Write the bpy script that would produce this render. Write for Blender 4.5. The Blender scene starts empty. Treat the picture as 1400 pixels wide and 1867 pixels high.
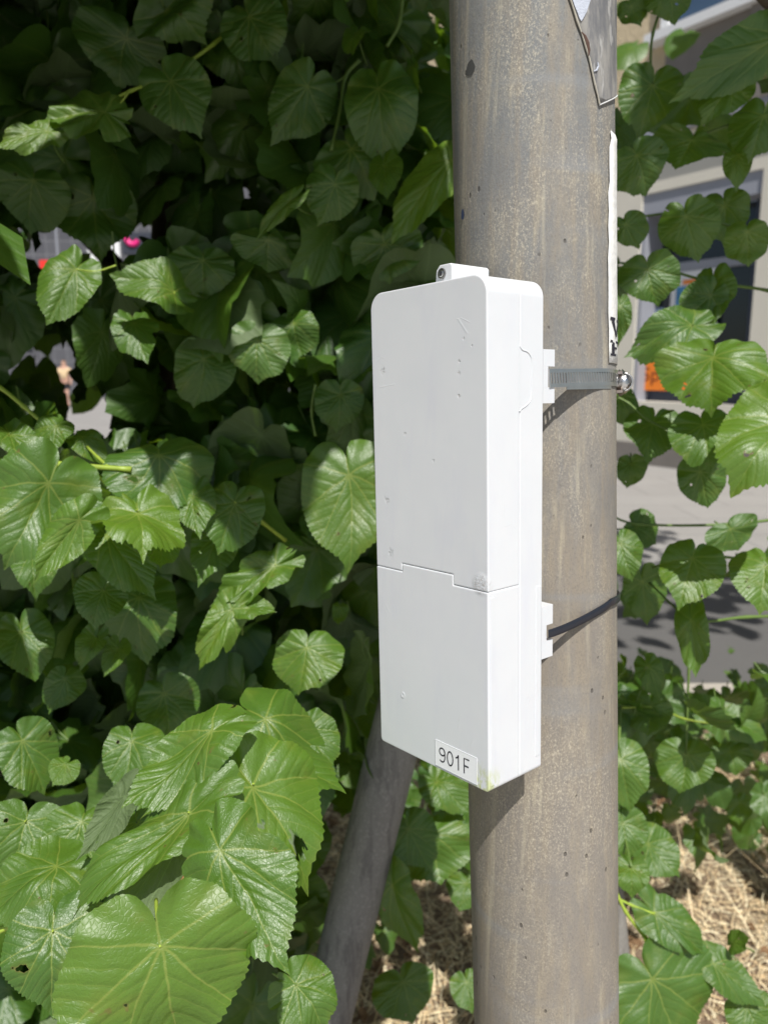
import bpy, bmesh, math, random
import numpy as np
from mathutils import Vector, Matrix
from math import radians as RAD, sin, cos, pi, sqrt, atan2
random.seed(7); rng = np.random.default_rng(7)
S = bpy.context.scene
COL = S.collection
# ---------------------------------------------------------------- camera
FPX, CX, CY = 1405.0, 700.0, 933.5
PITCH = RAD(10.5); CAMZ = 1.5
cp, sp = cos(PITCH), sin(PITCH)
def W(v):                       # camera-space (right, down, forward) metres -> world
    r, d, f = v
    return np.array([r, f*cp - d*sp, CAMZ - f*sp - d*cp])
def D3(v):                      # direction
    r, d, f = v
    return np.array([r, f*cp - d*sp, -f*sp - d*cp])
def P(px, py, f):               # point seen at photo pixel px,py at forward distance f
    return W(((px-CX)/FPX*f, (py-CY)/FPX*f, f))
def ray(px, py):
    return D3(((px-CX)/FPX, (py-CY)/FPX, 1.0))
CAM = np.array([0, 0, CAMZ])
cam = bpy.data.cameras.new('camera'); co = bpy.data.objects.new('camera', cam); COL.objects.link(co)
co.location = (0, 0, CAMZ); co.rotation_euler = (RAD(90) - PITCH, 0, 0)
cam.sensor_fit = 'VERTICAL'; cam.sensor_height = 36; cam.lens = FPX/1867*36
cam.clip_start = 0.01; cam.clip_end = 400
cam.dof.use_dof = True; cam.dof.focus_distance = 0.48; cam.dof.aperture_fstop = 9.5
S.camera = co
# ---------------------------------------------------------------- light
SUN_EL, SUN_AZ = RAD(55.5), RAD(13)       # azimuth: from straight behind the camera towards its right
sun_dir = np.array([sin(SUN_AZ)*cos(SUN_EL), -cos(SUN_AZ)*cos(SUN_EL), sin(SUN_EL)])
w = bpy.data.worlds.new('World'); S.world = w; w.use_nodes = True
nt = w.node_tree; bg = nt.nodes['Background']
sky = nt.nodes.new('ShaderNodeTexSky'); sky.sky_type = 'NISHITA'; sky.sun_disc = False
sky.sun_elevation = SUN_EL; sky.sun_rotation = pi - SUN_AZ; sky.air_density = 1.0; sky.dust_density = 1.0
nt.links.new(sky.outputs[0], bg.inputs[0]); bg.inputs[1].default_value = 0.072
sl = bpy.data.lights.new('sun', 'SUN'); sl.energy = 5.0; sl.angle = RAD(0.55); sl.color = (1.0, 0.97, 0.92)
so = bpy.data.objects.new('sun', sl); COL.objects.link(so)
so.rotation_euler = Vector(sun_dir).to_track_quat('Z', 'Y').to_euler(); so.location = (1, -3, 6)
S.view_settings.view_transform = 'Standard'; S.view_settings.look = 'None'
S.view_settings.exposure = 0.13; S.view_settings.gamma = 1
S.view_settings.use_curve_mapping = False
S.cycles.max_bounces = 7; S.cycles.transparent_max_bounces = 6

# ---------------------------------------------------------------- node helpers
class NB:
    def __init__(s, name):
        s.m = bpy.data.materials.new(name); s.m.use_nodes = True
        s.t = s.m.node_tree; s.t.nodes.clear()
        s.out = s.t.nodes.new('ShaderNodeOutputMaterial')
    def n(s, ty, **kw):
        x = s.t.nodes.new(ty)
        for k, v in kw.items(): setattr(x, k, v)
        return x
    def L(s, a, b): s.t.links.new(a, b)
    def setin(s, node, i, v):
        if hasattr(v, 'is_linked') or hasattr(v, 'links'): s.L(v, node.inputs[i])
        else: node.inputs[i].default_value = v
    def M(s, op, a, b=None, c=None, clamp=False):
        x = s.n('ShaderNodeMath', operation=op, use_clamp=clamp)
        s.setin(x, 0, a)
        if b is not None: s.setin(x, 1, b)
        if c is not None: s.setin(x, 2, c)
        return x.outputs[0]
    def step(s, x, lo, hi):      # smooth map lo..hi -> 0..1
        x_ = s.n('ShaderNodeMapRange', interpolation_type='SMOOTHSTEP')
        s.setin(x_, 0, x); x_.inputs[1].default_value = lo; x_.inputs[2].default_value = hi
        return x_.outputs[0]
    def mix(s, f, a, b, blend='MIX'):
        x = s.n('ShaderNodeMix', data_type='RGBA', blend_type=blend)
        s.setin(x, 0, f)
        for i, v in ((6, a), (7, b)):
            if isinstance(v, tuple): x.inputs[i].default_value = (*v[:3], 1)
            else: s.L(v, x.inputs[i])
        return x.outputs[2]
    def noise(s, vec, scale, detail=4, rough=.55):
        x = s.n('ShaderNodeTexNoise'); s.L(vec, x.inputs['Vector'])
        x.inputs['Scale'].default_value = scale; x.inputs['Detail'].default_value = detail
        x.inputs['Roughness'].default_value = rough
        return x.outputs[0]
    def vor(s, vec, scale, feature='F1'):
        x = s.n('ShaderNodeTexVoronoi', feature=feature); s.L(vec, x.inputs['Vector'])
        x.inputs['Scale'].default_value = scale
        return x.outputs[0]
    def mapping(s, vec, scale=(1, 1, 1), rot=(0, 0, 0)):
        x = s.n('ShaderNodeMapping'); s.L(vec, x.inputs[0]); x.inputs['Scale'].default_value = scale
        x.inputs['Rotation'].default_value = rot
        return x.outputs[0]
    def obj(s): return s.n('ShaderNodeTexCoord').outputs['Object']
    def attr(s, name): return s.n('ShaderNodeAttribute', attribute_name=name)
    def bump(s, h, strength, dist):
        x = s.n('ShaderNodeBump'); s.L(h, x.inputs['Height']); x.inputs['Strength'].default_value = strength
        x.inputs['Distance'].default_value = dist
        return x.outputs[0]
    def bsdf(s, color, rough=.5, metal=0, normal=None, spec=.5):
        p = s.n('ShaderNodeBsdfPrincipled')
        if isinstance(color, tuple): p.inputs['Base Color'].default_value = (*color, 1)
        else: s.L(color, p.inputs['Base Color'])
        s.setin(p, 'Roughness', rough)
        p.inputs['Metallic'].default_value = metal
        p.inputs['Specular IOR Level'].default_value = spec
        if normal is not None: s.L(normal, p.inputs['Normal'])
        return p
    def done(s, sh): s.L(sh.outputs[0] if hasattr(sh, 'outputs') else sh, s.out.inputs[0]); return s.m

def simple(name, col, rough=.5, metal=0, nscale=30, var=.25, bump=.0, bdist=.001):
    b = NB(name); o = b.obj(); n = b.noise(o, nscale)
    c = b.mix(n, tuple(x*(1-var) for x in col), tuple(min(1, x*(1+var)) for x in col))
    nm = b.bump(b.noise(o, nscale*4, 5), bump, bdist) if bump else None
    return b.done(b.bsdf(c, rough, metal, nm))

# ---------------------------------------------------------------- object helpers
LOC = {}
def root(name, loc, label, cat, group=None):
    o = bpy.data.objects.new(name, None); COL.objects.link(o); o.location = tuple(loc); o.empty_display_size = .05
    o['label'] = label; o['category'] = cat
    if group: o['group'] = group
    LOC[o] = np.array(loc, float)
    return o
def mesh(name, verts, faces, mat, parent=None, label=None, cat=None, kind=None, smooth=False, loc=None, group=None):
    me = bpy.data.meshes.new(name)
    v = np.asarray(verts, float)
    L = LOC[parent] if parent is not None else (np.array(loc, float) if loc is not None else np.zeros(3))
    me.from_pydata((v - L).tolist(), [], [list(map(int, f)) for f in faces]); me.update()
    o = bpy.data.objects.new(name, me); COL.objects.link(o)
    if parent is not None: o.parent = parent
    elif loc is not None: o.location = tuple(loc)
    LOC[o] = L
    if mat: me.materials.append(mat)
    if label: o['label'] = label
    if cat: o['category'] = cat
    if kind: o['kind'] = kind
    if group: o['group'] = group
    if smooth: me.polygons.foreach_set('use_smooth', [True]*len(me.polygons))
    return o
def bevel(o, wd, seg=2, ang=35):
    m = o.modifiers.new('bevel', 'BEVEL'); m.width = wd; m.segments = seg; m.limit_method = 'ANGLE'; m.angle_limit = RAD(ang)
    m.harden_normals = False
    return o
def solid(o, t):
    m = o.modifiers.new('solid', 'SOLIDIFY'); m.thickness = t; m.offset = 0; return o
def box_vf(a, b):
    (x0, y0, z0), (x1, y1, z1) = a, b
    v = [(x0,y0,z0),(x1,y0,z0),(x1,y1,z0),(x0,y1,z0),(x0,y0,z1),(x1,y0,z1),(x1,y1,z1),(x0,y1,z1)]
    return v, [(0,3,2,1),(4,5,6,7),(0,1,5,4),(1,2,6,5),(2,3,7,6),(3,0,4,7)]
class MB:
    def __init__(s): s.v = []; s.f = []
    def add(s, v, f):
        k = len(s.v); s.v += [tuple(x) for x in v]; s.f += [tuple(i+k for i in g) for g in f]; return s
    def box(s, a, b, fr=None):
        v, f = box_vf(a, b)
        if fr: v = [fr(*x) for x in v]
        return s.add(v, f)
    def tube(s, pts, rad, n=8, cap=True):
        pts = [np.array(p, float) for p in pts]; rad = rad if hasattr(rad, '__len__') else [rad]*len(pts)
        k0 = len(s.v); ref = None
        for i, p in enumerate(pts):
            t = pts[min(i+1, len(pts)-1)] - pts[max(i-1, 0)]; t /= (np.linalg.norm(t)+1e-12)
            if ref is None:
                ref = np.cross(t, [0, 0, 1.]); 
                if np.linalg.norm(ref) < .1: ref = np.cross(t, [1., 0, 0])
            ref = ref - t*ref.dot(t); ref /= np.linalg.norm(ref); b = np.cross(t, ref)
            for j in range(n):
                a = 2*pi*j/n; s.v.append(tuple(p + rad[i]*(cos(a)*ref + sin(a)*b)))
        for i in range(len(pts)-1):
            for j in range(n):
                a = k0+i*n+j; b2 = k0+i*n+(j+1) % n
                s.f.append((a, b2, b2+n, a+n))
        if cap:
            s.f.append(tuple(k0+j for j in range(n))[::-1]); s.f.append(tuple(k0+(len(pts)-1)*n+j for j in range(n)))
        return s
    def build(s, name, mat, parent=None, **kw): return mesh(name, s.v, s.f, mat, parent, **kw)
def spline(pts, n=6):
    pts = [np.array(p, float) for p in pts]; out = []
    q = [2*pts[0]-pts[1]] + pts + [2*pts[-1]-pts[-2]]
    for i in range(1, len(q)-2):
        for k in range(n):
            t = k/n; a, b, c, d = q[i-1:i+3]
            out.append(.5*((2*b)+(-a+c)*t+(2*a-5*b+4*c-d)*t*t+(-a+3*b-3*c+d)*t**3))
    out.append(pts[-1]); return out

# ---------------------------------------------------------------- materials
def leaf_material(name, top, under, yellow=(.30, .36, .07), sheen=.36, vs=1.0, holes=False):
    b = NB(name)
    uv = b.n('ShaderNodeUVMap'); sep = b.n('ShaderNodeSeparateXYZ'); b.L(uv.outputs[0], sep.inputs[0])
    at = b.attr('tint'); cw = b.n('ShaderNodeCombineXYZ'); b.L(sep.outputs[0], cw.inputs[0]); b.L(sep.outputs[1], cw.inputs[1]); b.L(b.M('MULTIPLY', at.outputs['Fac'], 31.0), cw.inputs[2])
    wn_ = b.n('ShaderNodeTexNoise'); b.L(cw.outputs[0], wn_.inputs[0]); wn_.inputs['Scale'].default_value = 6.5; wn_.inputs['Detail'].default_value = 2
    ws = b.n('ShaderNodeSeparateColor'); b.L(wn_.outputs['Color'], ws.inputs[0])
    x = b.M('SUBTRACT', b.M('MULTIPLY', sep.outputs[0], 2.0), 1.0)     # uv stored as (x+1)/2,(y+1)/2
    y = b.M('SUBTRACT', b.M('MULTIPLY', sep.outputs[1], 2.0), 1.0)
    x = b.M('ADD', x, b.M('MULTIPLY', b.M('SUBTRACT', ws.outputs[0], .5), .075))
    y = b.M('ADD', y, b.M('MULTIPLY', b.M('SUBTRACT', ws.outputs[1], .5), .075))
    ax = b.M('ABSOLUTE', x)
    r = b.M('SQRT', b.M('ADD', b.M('MULTIPLY', x, x), b.M('MULTIPLY', y, y)))
    ang = b.M('ADD', b.M('ARCTAN2', ax, y), b.M('MULTIPLY', r, .10))
    A1, A2, A3 = .62, 1.18, 1.95
    def vd(a): return b.M('MULTIPLY', r, b.M('ABSOLUTE', b.M('SUBTRACT', ang, a)))
    main = b.M('MINIMUM', b.M('MINIMUM', ax, vd(A1)), b.M('MINIMUM', vd(A2), vd(A3)))
    g1 = b.M('GREATER_THAN', ang, A1); g2 = b.M('GREATER_THAN', ang, A2)
    base = b.M('ADD', b.M('MULTIPLY', g1, A1), b.M('MULTIPLY', g2, A2-A1))
    da = b.M('SUBTRACT', ang, base)
    rs = b.M('MULTIPLY', r, b.M('SINE', da))
    s_ = b.M('SUBTRACT', b.M('MULTIPLY', r, b.M('COSINE', da)), b.M('MULTIPLY', rs, .85))
    s_ = b.M('SUBTRACT', s_, b.M('MULTIPLY', b.M('MULTIPLY', rs, rs), .5))
    PER = .135
    fr = b.M('FRACT', b.M('DIVIDE', s_, PER))
    sec = b.M('MULTIPLY', b.M('ABSOLUTE', b.M('SUBTRACT', fr, .5)), PER)
    sec = b.M('ADD', sec, b.M('MULTIPLY', b.M('LESS_THAN', s_, .16), 1.0))
    # widths
    mv = b.M('SUBTRACT', 1.0, b.step(b.M('DIVIDE', main, b.M('SUBTRACT', 1.25, r)), .003, .0125))
    sv = b.M('MULTIPLY', b.M('SUBTRACT', 1.0, b.step(sec, .001, .0065)), .42)
    vein = b.M('MAXIMUM', mv, sv)
    # tertiary: bands crossing between side veins
    comb = b.n('ShaderNodeCombineXYZ'); b.L(x, comb.inputs[0]); b.L(y, comb.inputs[1])
    b.L(b.M('MULTIPLY', at.outputs['Fac'], 7.0), comb.inputs[2])
    cr = b.vor(comb.outputs[0], 30, 'DISTANCE_TO_EDGE')
    crv = b.step(cr, .0, .16)
    quilt = b.M('ADD', b.M('MULTIPLY', b.step(main, 0, .06), .55), b.M('MULTIPLY', b.step(sec, 0, .045), .42))
    h = b.M('ADD', b.M('MULTIPLY', quilt, 1.0), b.M('MULTIPLY', crv, .09))
    h = b.M('ADD', h, b.M('MULTIPLY', b.noise(comb.outputs[0], 6, 3), 1.3))
    nrm = b.bump(h, .62*(.5+.5*vs), .0014)
    tint = at.outputs['Fac']
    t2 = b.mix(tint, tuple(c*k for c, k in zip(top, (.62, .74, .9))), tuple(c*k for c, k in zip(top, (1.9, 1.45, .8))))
    n1 = b.noise(comb.outputs[0], 4.5, 3)
    t2 = b.mix(b.M('MULTIPLY', n1, .5), t2, tuple(c*.7 for c in top))
    t2 = b.mix(b.M('MULTIPLY', b.M('SUBTRACT', 1.0, crv), .12), t2, tuple(c*1.6 for c in top))
    # dry brown specks
    sp_ = b.step(b.noise(comb.outputs[0], 26, 2), .76, .79)
    t2 = b.mix(b.M('MULTIPLY', sp_, .7), t2, (.20, .12, .04))
    t2 = b.mix(b.M('MULTIPLY', vein, .6*vs), t2, yellow)
    if holes:
        hn = b.noise(comb.outputs[0], 5.2, 2, .6)
        hm = b.M('GREATER_THAN', hn, .735); rim = b.step(hn, .700, .728)
        t2 = b.mix(b.M('MULTIPLY', rim, .8), t2, (.17, .11, .035)); tp = b.n('ShaderNodeBsdfTransparent'); hx = b.n('ShaderNodeMixShader')
        yb = b.step(b.noise(comb.outputs[0], 2.6, 2), .52, .72)
        t2 = b.mix(b.M('MULTIPLY', yb, .35), t2, (.20, .25, .03))
    un = b.mix(b.M('MULTIPLY', vein, .7), under, tuple(c*1.5 for c in under))
    geo = b.n('ShaderNodeNewGeometry')
    col = b.mix(geo.outputs['Backfacing'], t2, un)
    rg = b.M('ADD', b.M('MULTIPLY', geo.outputs['Backfacing'], .25), b.M('ADD', sheen, b.M('MULTIPLY', b.noise(comb.outputs[0], 12, 3), .16)))
    p = b.bsdf(col, rg, 0, nrm, .85)
    tr = b.n('ShaderNodeBsdfTranslucent'); b.L(nrm, tr.inputs['Normal'])
    b.L(b.mix(.75, t2, (.26, .44, .015), 'MIX'), tr.inputs[0])
    ms = b.n('ShaderNodeMixShader'); ms.inputs[0].default_value = .36
    b.L(p.outputs[0], ms.inputs[1]); b.L(tr.outputs[0], ms.inputs[2])
    if holes:
        b.L(hm, hx.inputs[0]); b.L(ms.outputs[0], hx.inputs[1]); b.L(tp.outputs[0], hx.inputs[2]); return b.done(hx)
    return b.done(ms)
M_LEAF = leaf_material('linden_leaf', (.062, .152, .022), (.13, .19, .075), vs=.5)
M_LEAFH = leaf_material('linden_leaf_near', (.078, .182, .022), (.13, .19, .075), vs=1.0, holes=True)

def leaf_simple(name, top):
    b = NB(name); at = b.attr('tint')
    c = b.mix(at.outputs['Fac'], tuple(x*.6 for x in top), tuple(x*1.4 for x in top))
    p = b.bsdf(c, .42, 0, None, .5); tr = b.n('ShaderNodeBsdfTranslucent'); tr.inputs[0].default_value = (.14, .26, .015, 1)
    ms = b.n('ShaderNodeMixShader'); ms.inputs[0].default_value = .25
    b.L(p.outputs[0], ms.inputs[1]); b.L(tr.outputs[0], ms.inputs[2]); return b.done(ms)
M_TWIG = simple('green_twig', (.30, .40, .05), .45, 0, 60, .3, .3, .0005)
M_TWIGD = simple('dark_green_twig', (.12, .19, .04), .5, 0, 60, .3, .3, .0005)
M_TWIGR = simple('reddish_twig', (.33, .17, .08), .45, 0, 90, .45, .3, .0005)
M_BARK = simple('bark', (.10, .075, .05), .9, 0, 25, .4, .8, .01)

def pole_material():
    b = NB('weathered_pole'); o = b.obj()
    st = b.mapping(o, (1, 1, .10))
    big = b.noise(o, 9, 4); str1 = b.noise(st, 95, 5, .65); fine = b.noise(b.mapping(o, (1, 1, .7)), 760, 4, .75)
    med = b.noise(b.mapping(o, (1, 1, .55)), 60, 6, .7)
    sep = b.n('ShaderNodeSeparateXYZ'); b.L(o, sep.inputs[0])
    hgt = b.step(b.M('ADD', sep.outputs[2], b.M('MULTIPLY', b.M('SUBTRACT', big, .5), .55)), 1.22, 1.72)   # cooler grey higher up
    c = b.mix(hgt, (.70, .52, .28), (.43, .40, .31))
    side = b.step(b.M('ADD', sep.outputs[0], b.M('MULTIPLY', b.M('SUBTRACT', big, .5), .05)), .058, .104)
    c = b.mix(side, b.mix(.80, c, (.11, .125, .15)), c)  # left side darker and bluer: shading put into the colour
    c = b.mix(b.M('MULTIPLY', b.step(str1, .40, .66), .55), c, (.27, .225, .165))
    c = b.mix(b.M('MULTIPLY', b.step(med, .42, .85), .20), c, (.62, .52, .34))
    c = b.mix(b.M('MULTIPLY', b.step(fine, .46, .72), b.M('MULTIPLY', b.step(b.noise(b.mapping(o, (1, 1, .4)), 24, 4), .35, .65), .55)), c, (.72, .64, .48))
    c = b.mix(b.M('MULTIPLY', b.step(b.noise(b.mapping(o, (1, 1, .5)), 900, 3, .75), .48, .70), .55), c, (.15, .135, .12))
    band = b.step(b.noise(b.mapping(o, (.35, .35, 2.6)), 8, 3), .55, .68)
    c = b.mix(b.M('MULTIPLY', band, .55), c, (.24, .25, .26))
    c = b.mix(b.M('MULTIPLY', b.step(b.noise(b.mapping(o, (1, 1, .025)), 130, 3, .6), .56, .75), .22), c, (.64, .57, .40))
    c = b.mix(b.M('MULTIPLY', b.step(b.noise(b.mapping(o, (1, 1, .04)), 210, 3, .6), .56, .70), .28), c, (.20, .19, .175))
    sc = b.step(b.vor(b.mapping(o, (1, 1, .05)), 75), .0, .035)
    c = b.mix(b.M('MULTIPLY', b.M('SUBTRACT', 1.0, sc), .5), c, (.62, .57, .45))
    dots = b.vor(b.mapping(o, (1, 1, .6)), 95)
    dm = b.M('MULTIPLY', b.M('SUBTRACT', 1.0, b.step(dots, .07, .13)), b.step(b.noise(o, 35, 2), .50, .56))
    c = b.mix(b.M('MULTIPLY', dm, .6), c, (.045, .04, .035))
    h = b.M('ADD', b.M('MULTIPLY', fine, .5), b.M('ADD', str1, b.M('MULTIPLY', dm, -1.0)))
    return b.done(b.bsdf(c, .68, 0, b.bump(h, .9, .0007), .3))
M_POLE = pole_material()
def post_material():
    b = NB('grey_post'); o = b.obj()
    c = b.mix(b.noise(o, 40, 5), (.20, .185, .17), (.27, .255, .235))
    c = b.mix(b.M('MULTIPLY', b.step(b.noise(o, 250, 4), .52, .68), .6), c, (.36, .34, .31))
    c = b.mix(b.M('MULTIPLY', b.step(b.noise(b.mapping(o, (1, 1, .2)), 60, 5, .7), .48, .66), .6), c, (.10, .09, .085))
    return b.done(b.bsdf(c, .75, 0, b.bump(b.noise(o, 200), .4, .0008)))
M_POST = post_material()

def plastic_material(spots, corner, scar):
    b = NB('white_plastic'); o = b.obj()
    pos = b.n('ShaderNodeNewGeometry').outputs['Position']
    def dist(p):
        v = b.n('ShaderNodeVectorMath', operation='DISTANCE'); b.L(pos, v.inputs[0]); v.inputs[1].default_value = tuple(p); return v.outputs['Value']
    base = b.mix(b.noise(o, 26, 4), (.65, .665, .69), (.71, .72, .73))
    # faint grime
    base = b.mix(b.M('MULTIPLY', b.step(b.noise(b.mapping(o, (1, 1, .25)), 45, 5, .65), .45, .80), .45), base, (.60, .61, .68))
    fn = b.noise(o, 330, 4, .7)
    base = b.mix(b.M('MULTIPLY', b.step(fn, .72, .78), .35), base, (.55, .52, .47))
    h = b.M('MULTIPLY', b.noise(o, 22, 3), .8)
    h = b.M('ADD', h, b.M('MULTIPLY', b.noise(b.mapping(o, (2.2, 2.2, .25)), 160, 3), .12))
    # scratches : thin lines of stretched voronoi cells kept in a few patches
    for (sc, rot, th) in ((36, (0.5, .3, .9), .012), (28, (1.2, .9, .2), .010)):
        vv = b.vor(b.mapping(o, (1, .16, 1), rot), sc, 'DISTANCE_TO_EDGE')
        k = b.M('MULTIPLY', b.M('SUBTRACT', 1.0, b.step(vv, 0, th)), b.step(b.noise(b.mapping(o, (1, 1, 1), rot), 30, 2), .63, .68))
        h = b.M('ADD', h, b.M('MULTIPLY', k, .22))
    for p, rr, dep in spots:
        wob = b.M('ADD', dist(p), b.M('MULTIPLY', b.M('SUBTRACT', b.noise(b.mapping(o, (1.6, 1.6, .7)), 620, 3), .5), rr*3.4))
        k = b.M('SUBTRACT', 1.0, b.step(wob, rr*.1, rr))
        h = b.M('SUBTRACT', h, b.M('MULTIPLY', k, dep))
        base = b.mix(b.M('MULTIPLY', k, .25), base, (.50, .49, .46))
    ks = b.M('SUBTRACT', 1.0, b.step(dist(scar), .003, .0085))
    h = b.M('ADD', h, b.M('MULTIPLY', b.M('MULTIPLY', b.noise(o, 520, 4, .7), ks), 3.2))
    base = b.mix(b.M('MULTIPLY', ks, b.M('MULTIPLY', b.step(b.noise(o, 600, 3), .48, .62), .55)), base, (.40, .36, .33))
    # algae in the lower corner
    kg = b.M('SUBTRACT', 1.0, b.step(dist(corner), .002, .019))
    ng = b.step(b.noise(b.mapping(o, (1, 1, .5)), 230, 4, .7), .40, .62)
    base = b.mix(b.M('MULTIPLY', kg, b.M('MULTIPLY', ng, .85)), base, (.46, .52, .13))
    p = b.bsdf(base, .36, 0, b.bump(h, .55, .0006), .5)
    p.inputs['Subsurface Weight'].default_value = .12; p.inputs['Subsurface Radius'].default_value = (.004, .003, .003); p.inputs['Subsurface Scale'].default_value = .6
    return b.done(p)
M_METAL = simple('steel', (.66, .65, .64), .30, 1.0, 120, .15, .25, .0003)
M_METALD = simple('dark_steel', (.25, .24, .23), .35, 1.0, 220, .4, .3, .0003)
M_TIE = simple('navy_plastic', (.014, .017, .026), .3, 0, 80, .3, .15, .0003)
M_STICK = simple('sticker_white', (.84, .845, .86), .3, 0, 40, .03)
M_STICKC = simple('sticker_edge', (.70, .71, .73), .35, 0, 40, .03)
M_INK = simple('ink', (.018, .016, .03), .5, 0, 40, .1)
def paper_material():
    b = NB('weathered_paper'); o = b.obj()
    c = b.mix(b.step(b.noise(b.mapping(o, (1, 1, .3)), 70, 5), .4, .75), (.74, .73, .70), (.60, .60, .58))
    return b.done(b.bsdf(c, .75, 0, b.bump(b.noise(o, 110, 5), .8, .0015)))
M_PAPER = paper_material()
def sheath_material():
    b = NB('old_glue_patch'); o = b.obj()
    n = b.noise(b.mapping(o, (1, 1, .3), (.3, .2, 0)), 70, 6, .7)
    c = b.mix(b.step(n, .35, .65), (.14, .14, .145), (.30, .285, .26))
    c = b.mix(b.M('MULTIPLY', b.step(b.noise(b.mapping(o, (1, 1, .3), (.6, .4, 0)), 150, 4), .58, .66), .6), c, (.45, .44, .42))
    return b.done(b.bsdf(c, .6, 0, b.bump(n, .5, .001)))
M_SHEATH = sheath_material()
M_RESID = simple('pale_glue', (.46, .49, .56), .8, 0, 200, .25, .6, .001)

# ================================================================= SETTING
def ground_material():
    b = NB('soil'); o = b.obj()
    c = b.mix(b.noise(o, 4, 5), (.20, .14, .09), (.32, .23, .15))
    c = b.mix(b.M('MULTIPLY', b.step(b.noise(o, 60, 5, .7), .5, .7), .5), c, (.36, .27, .17))
    return b.done(b.bsdf(c, .95, 0, b.bump(b.noise(o, 45, 6, .7), 1, .02)))
def paving_material(name, a, c2, joint=None):
    b = NB(name); o = b.obj()
    c = b.mix(b.noise(o, 1.3, 4), a, c2)
    c = b.mix(b.M('MULTIPLY', b.step(b.noise(o, 90, 5, .7), .5, .75), .35), c, tuple(x*1.5 for x in c2))
    if joint:
        br = b.n('ShaderNodeTexBrick'); b.L(o, br.inputs['Vector']); br.inputs['Scale'].default_value = 1.0
        br.inputs['Brick Width'].default_value = joint; br.inputs['Row Height'].default_value = joint*.6; br.inputs['Mortar Size'].default_value = .008
        c = b.mix(b.M('MULTIPLY', br.outputs['Fac'], .5), c, (.08, .08, .08))
    return b.done(b.bsdf(c, .9, 0, b.bump(b.noise(o, 120, 4), .4, .004)))
M_SOIL = ground_material()
gx, gy = np.meshgrid(np.concatenate([[-150], np.linspace(-4, 4, 70), [150]]), np.concatenate([[-60], np.linspace(-1, 4.0, 50), [200]]))
gz = .02*np.sin(gx*3.1+gy*1.7)*np.sin(gy*2.3) + .012*np.sin(gx*9+2)*np.sin(gy*8)
inner = (abs(gx) < 5) & (gy > -2) & (gy < 3.15); gz = np.where(inner, gz, -.03)
nx = gx.shape[1]; V = np.stack([gx.ravel(), gy.ravel(), gz.ravel()], 1)
Fq = [(r*nx+c, r*nx+c+1, (r+1)*nx+c+1, (r+1)*nx+c) for r in range(gx.shape[0]-1) for c in range(nx-1)]
mesh('ground', V, Fq, M_SOIL, kind='structure', smooth=True)
M_PAVE = paving_material('concrete_paving', (.25, .235, .22), (.33, .315, .295), 1.2)
M_ROAD = paving_material('asphalt', (.085, .083, .08), (.125, .12, .115))
v, f = box_vf((-60, 3.42, -.1), (60, 5.6, .012)); mesh('road', v, f, M_ROAD, kind='structure')
v, f = box_vf((-60, 3.26, -.1), (60, 3.42, .05)); bevel(mesh('kerb', v, f, simple('kerb_stone', (.40, .36, .31), .85, 0, 12, .2, .5, .003), kind='structure'), .008)
v, f = box_vf((-60, 5.6, -.1), (60, 120, .10)); bevel(mesh('pavement', v, f, M_PAVE, kind='structure'), .01)
v, f = box_vf((-60, -60, -.1), (60, .1, .05)); bevel(mesh('pavement', v, f, paving_material('bounce_paving', (.42, .40, .37), (.50, .48, .45), .6), kind='structure'), .01)  # unseen pale slab behind the camera, added to bounce light onto the box

# ---------------------------------------------------------------- right building
def stucco():
    b = NB('rough_stone'); o = b.obj()
    n = b.noise(o, 7, 6, .7)
    c = b.mix(n, (.52, .42, .27), (.76, .63, .42))
    return b.done(b.bsdf(c, .95, 0, b.bump(b.noise(o, 16, 6, .7), 1, .04)))
M_STUC = stucco()
M_CREAM = simple('cream_render', (.66, .62, .53), .85, 0, 2.5, .07, .2, .003)
M_WHITE = simple('white_paint', (.74, .74, .74), .5, 0, 3, .05)
M_GREYP = simple('grey_paint_and_shade', (.30, .31, .35), .55, 0, 3, .08)
M_BROWNG = simple('brown_grey_stone_and_shade', (.20, .18, .16), .85, 0, 5, .15, .3, .004)
M_NAVY = simple('navy_frame', (.032, .042, .072), .4, 0, 3, .15)
M_ORANGE = simple('orange_board', (.86, .23, .02), .5, 0, 3, .03)
def glass(name, col):
    b = NB(name); return b.done(b.bsdf(col, .06, 0, None, .6))
M_GLASS = glass('dark_glass', (.014, .020, .026)); M_GLASSB = glass('blue_glass', (.06, .10, .16))
B0 = P(1240, 850, 11.0); B0[2] = 0
fd = np.array([-.56, .83, 0]); fd /= np.linalg.norm(fd)
fn_ = np.array([-fd[1], fd[0], 0])      # outward, to the camera side
if fn_.dot(CAM-B0) < 0: fn_ = -fn_
def FB(a, d, z): return B0 + fd*a + fn_*d + np.array([0, 0, z])
def fac(px, py, d=0):
    rr = ray(px, py); t = ((B0+fn_*d)-CAM).dot(fn_)/rr.dot(fn_); q = CAM + rr*t - B0
    return q.dot(fd), q[2]
rb = root('building', B0, 'cream and rough stone building with a navy shop window, right of the pole', 'building')
aL, _ = fac(1154, 640); aR, _ = fac(1372, 540)
zT = fac(1250, 338)[1]; zB = fac(1250, 735)[1]
zU = fac(1370, 203)[1]; A0, A1 = -8.0, 9.0
m = MB(); fb = lambda a, d, z: FB(a, d, z)
m.box((A0, -.6, 0), (aR, 0, zU), fb).box((aL, -.6, 0), (A1, 0, zU), fb).box((aR, -.6, 0), (aL, 0, zB), fb).box((aR, -.6, zT), (aL, 0, zU), fb)
m.build('lower_wall', M_CREAM, rb)
MB().box((A0, -.6, zU+.09), (A1, .02, 14), fb).build('upper_wall', M_STUC, rb)
MB().box((A0, -.6, zU), (A1, .14, zU+.09), fb).build('string_course', M_GREYP, rb)
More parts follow.
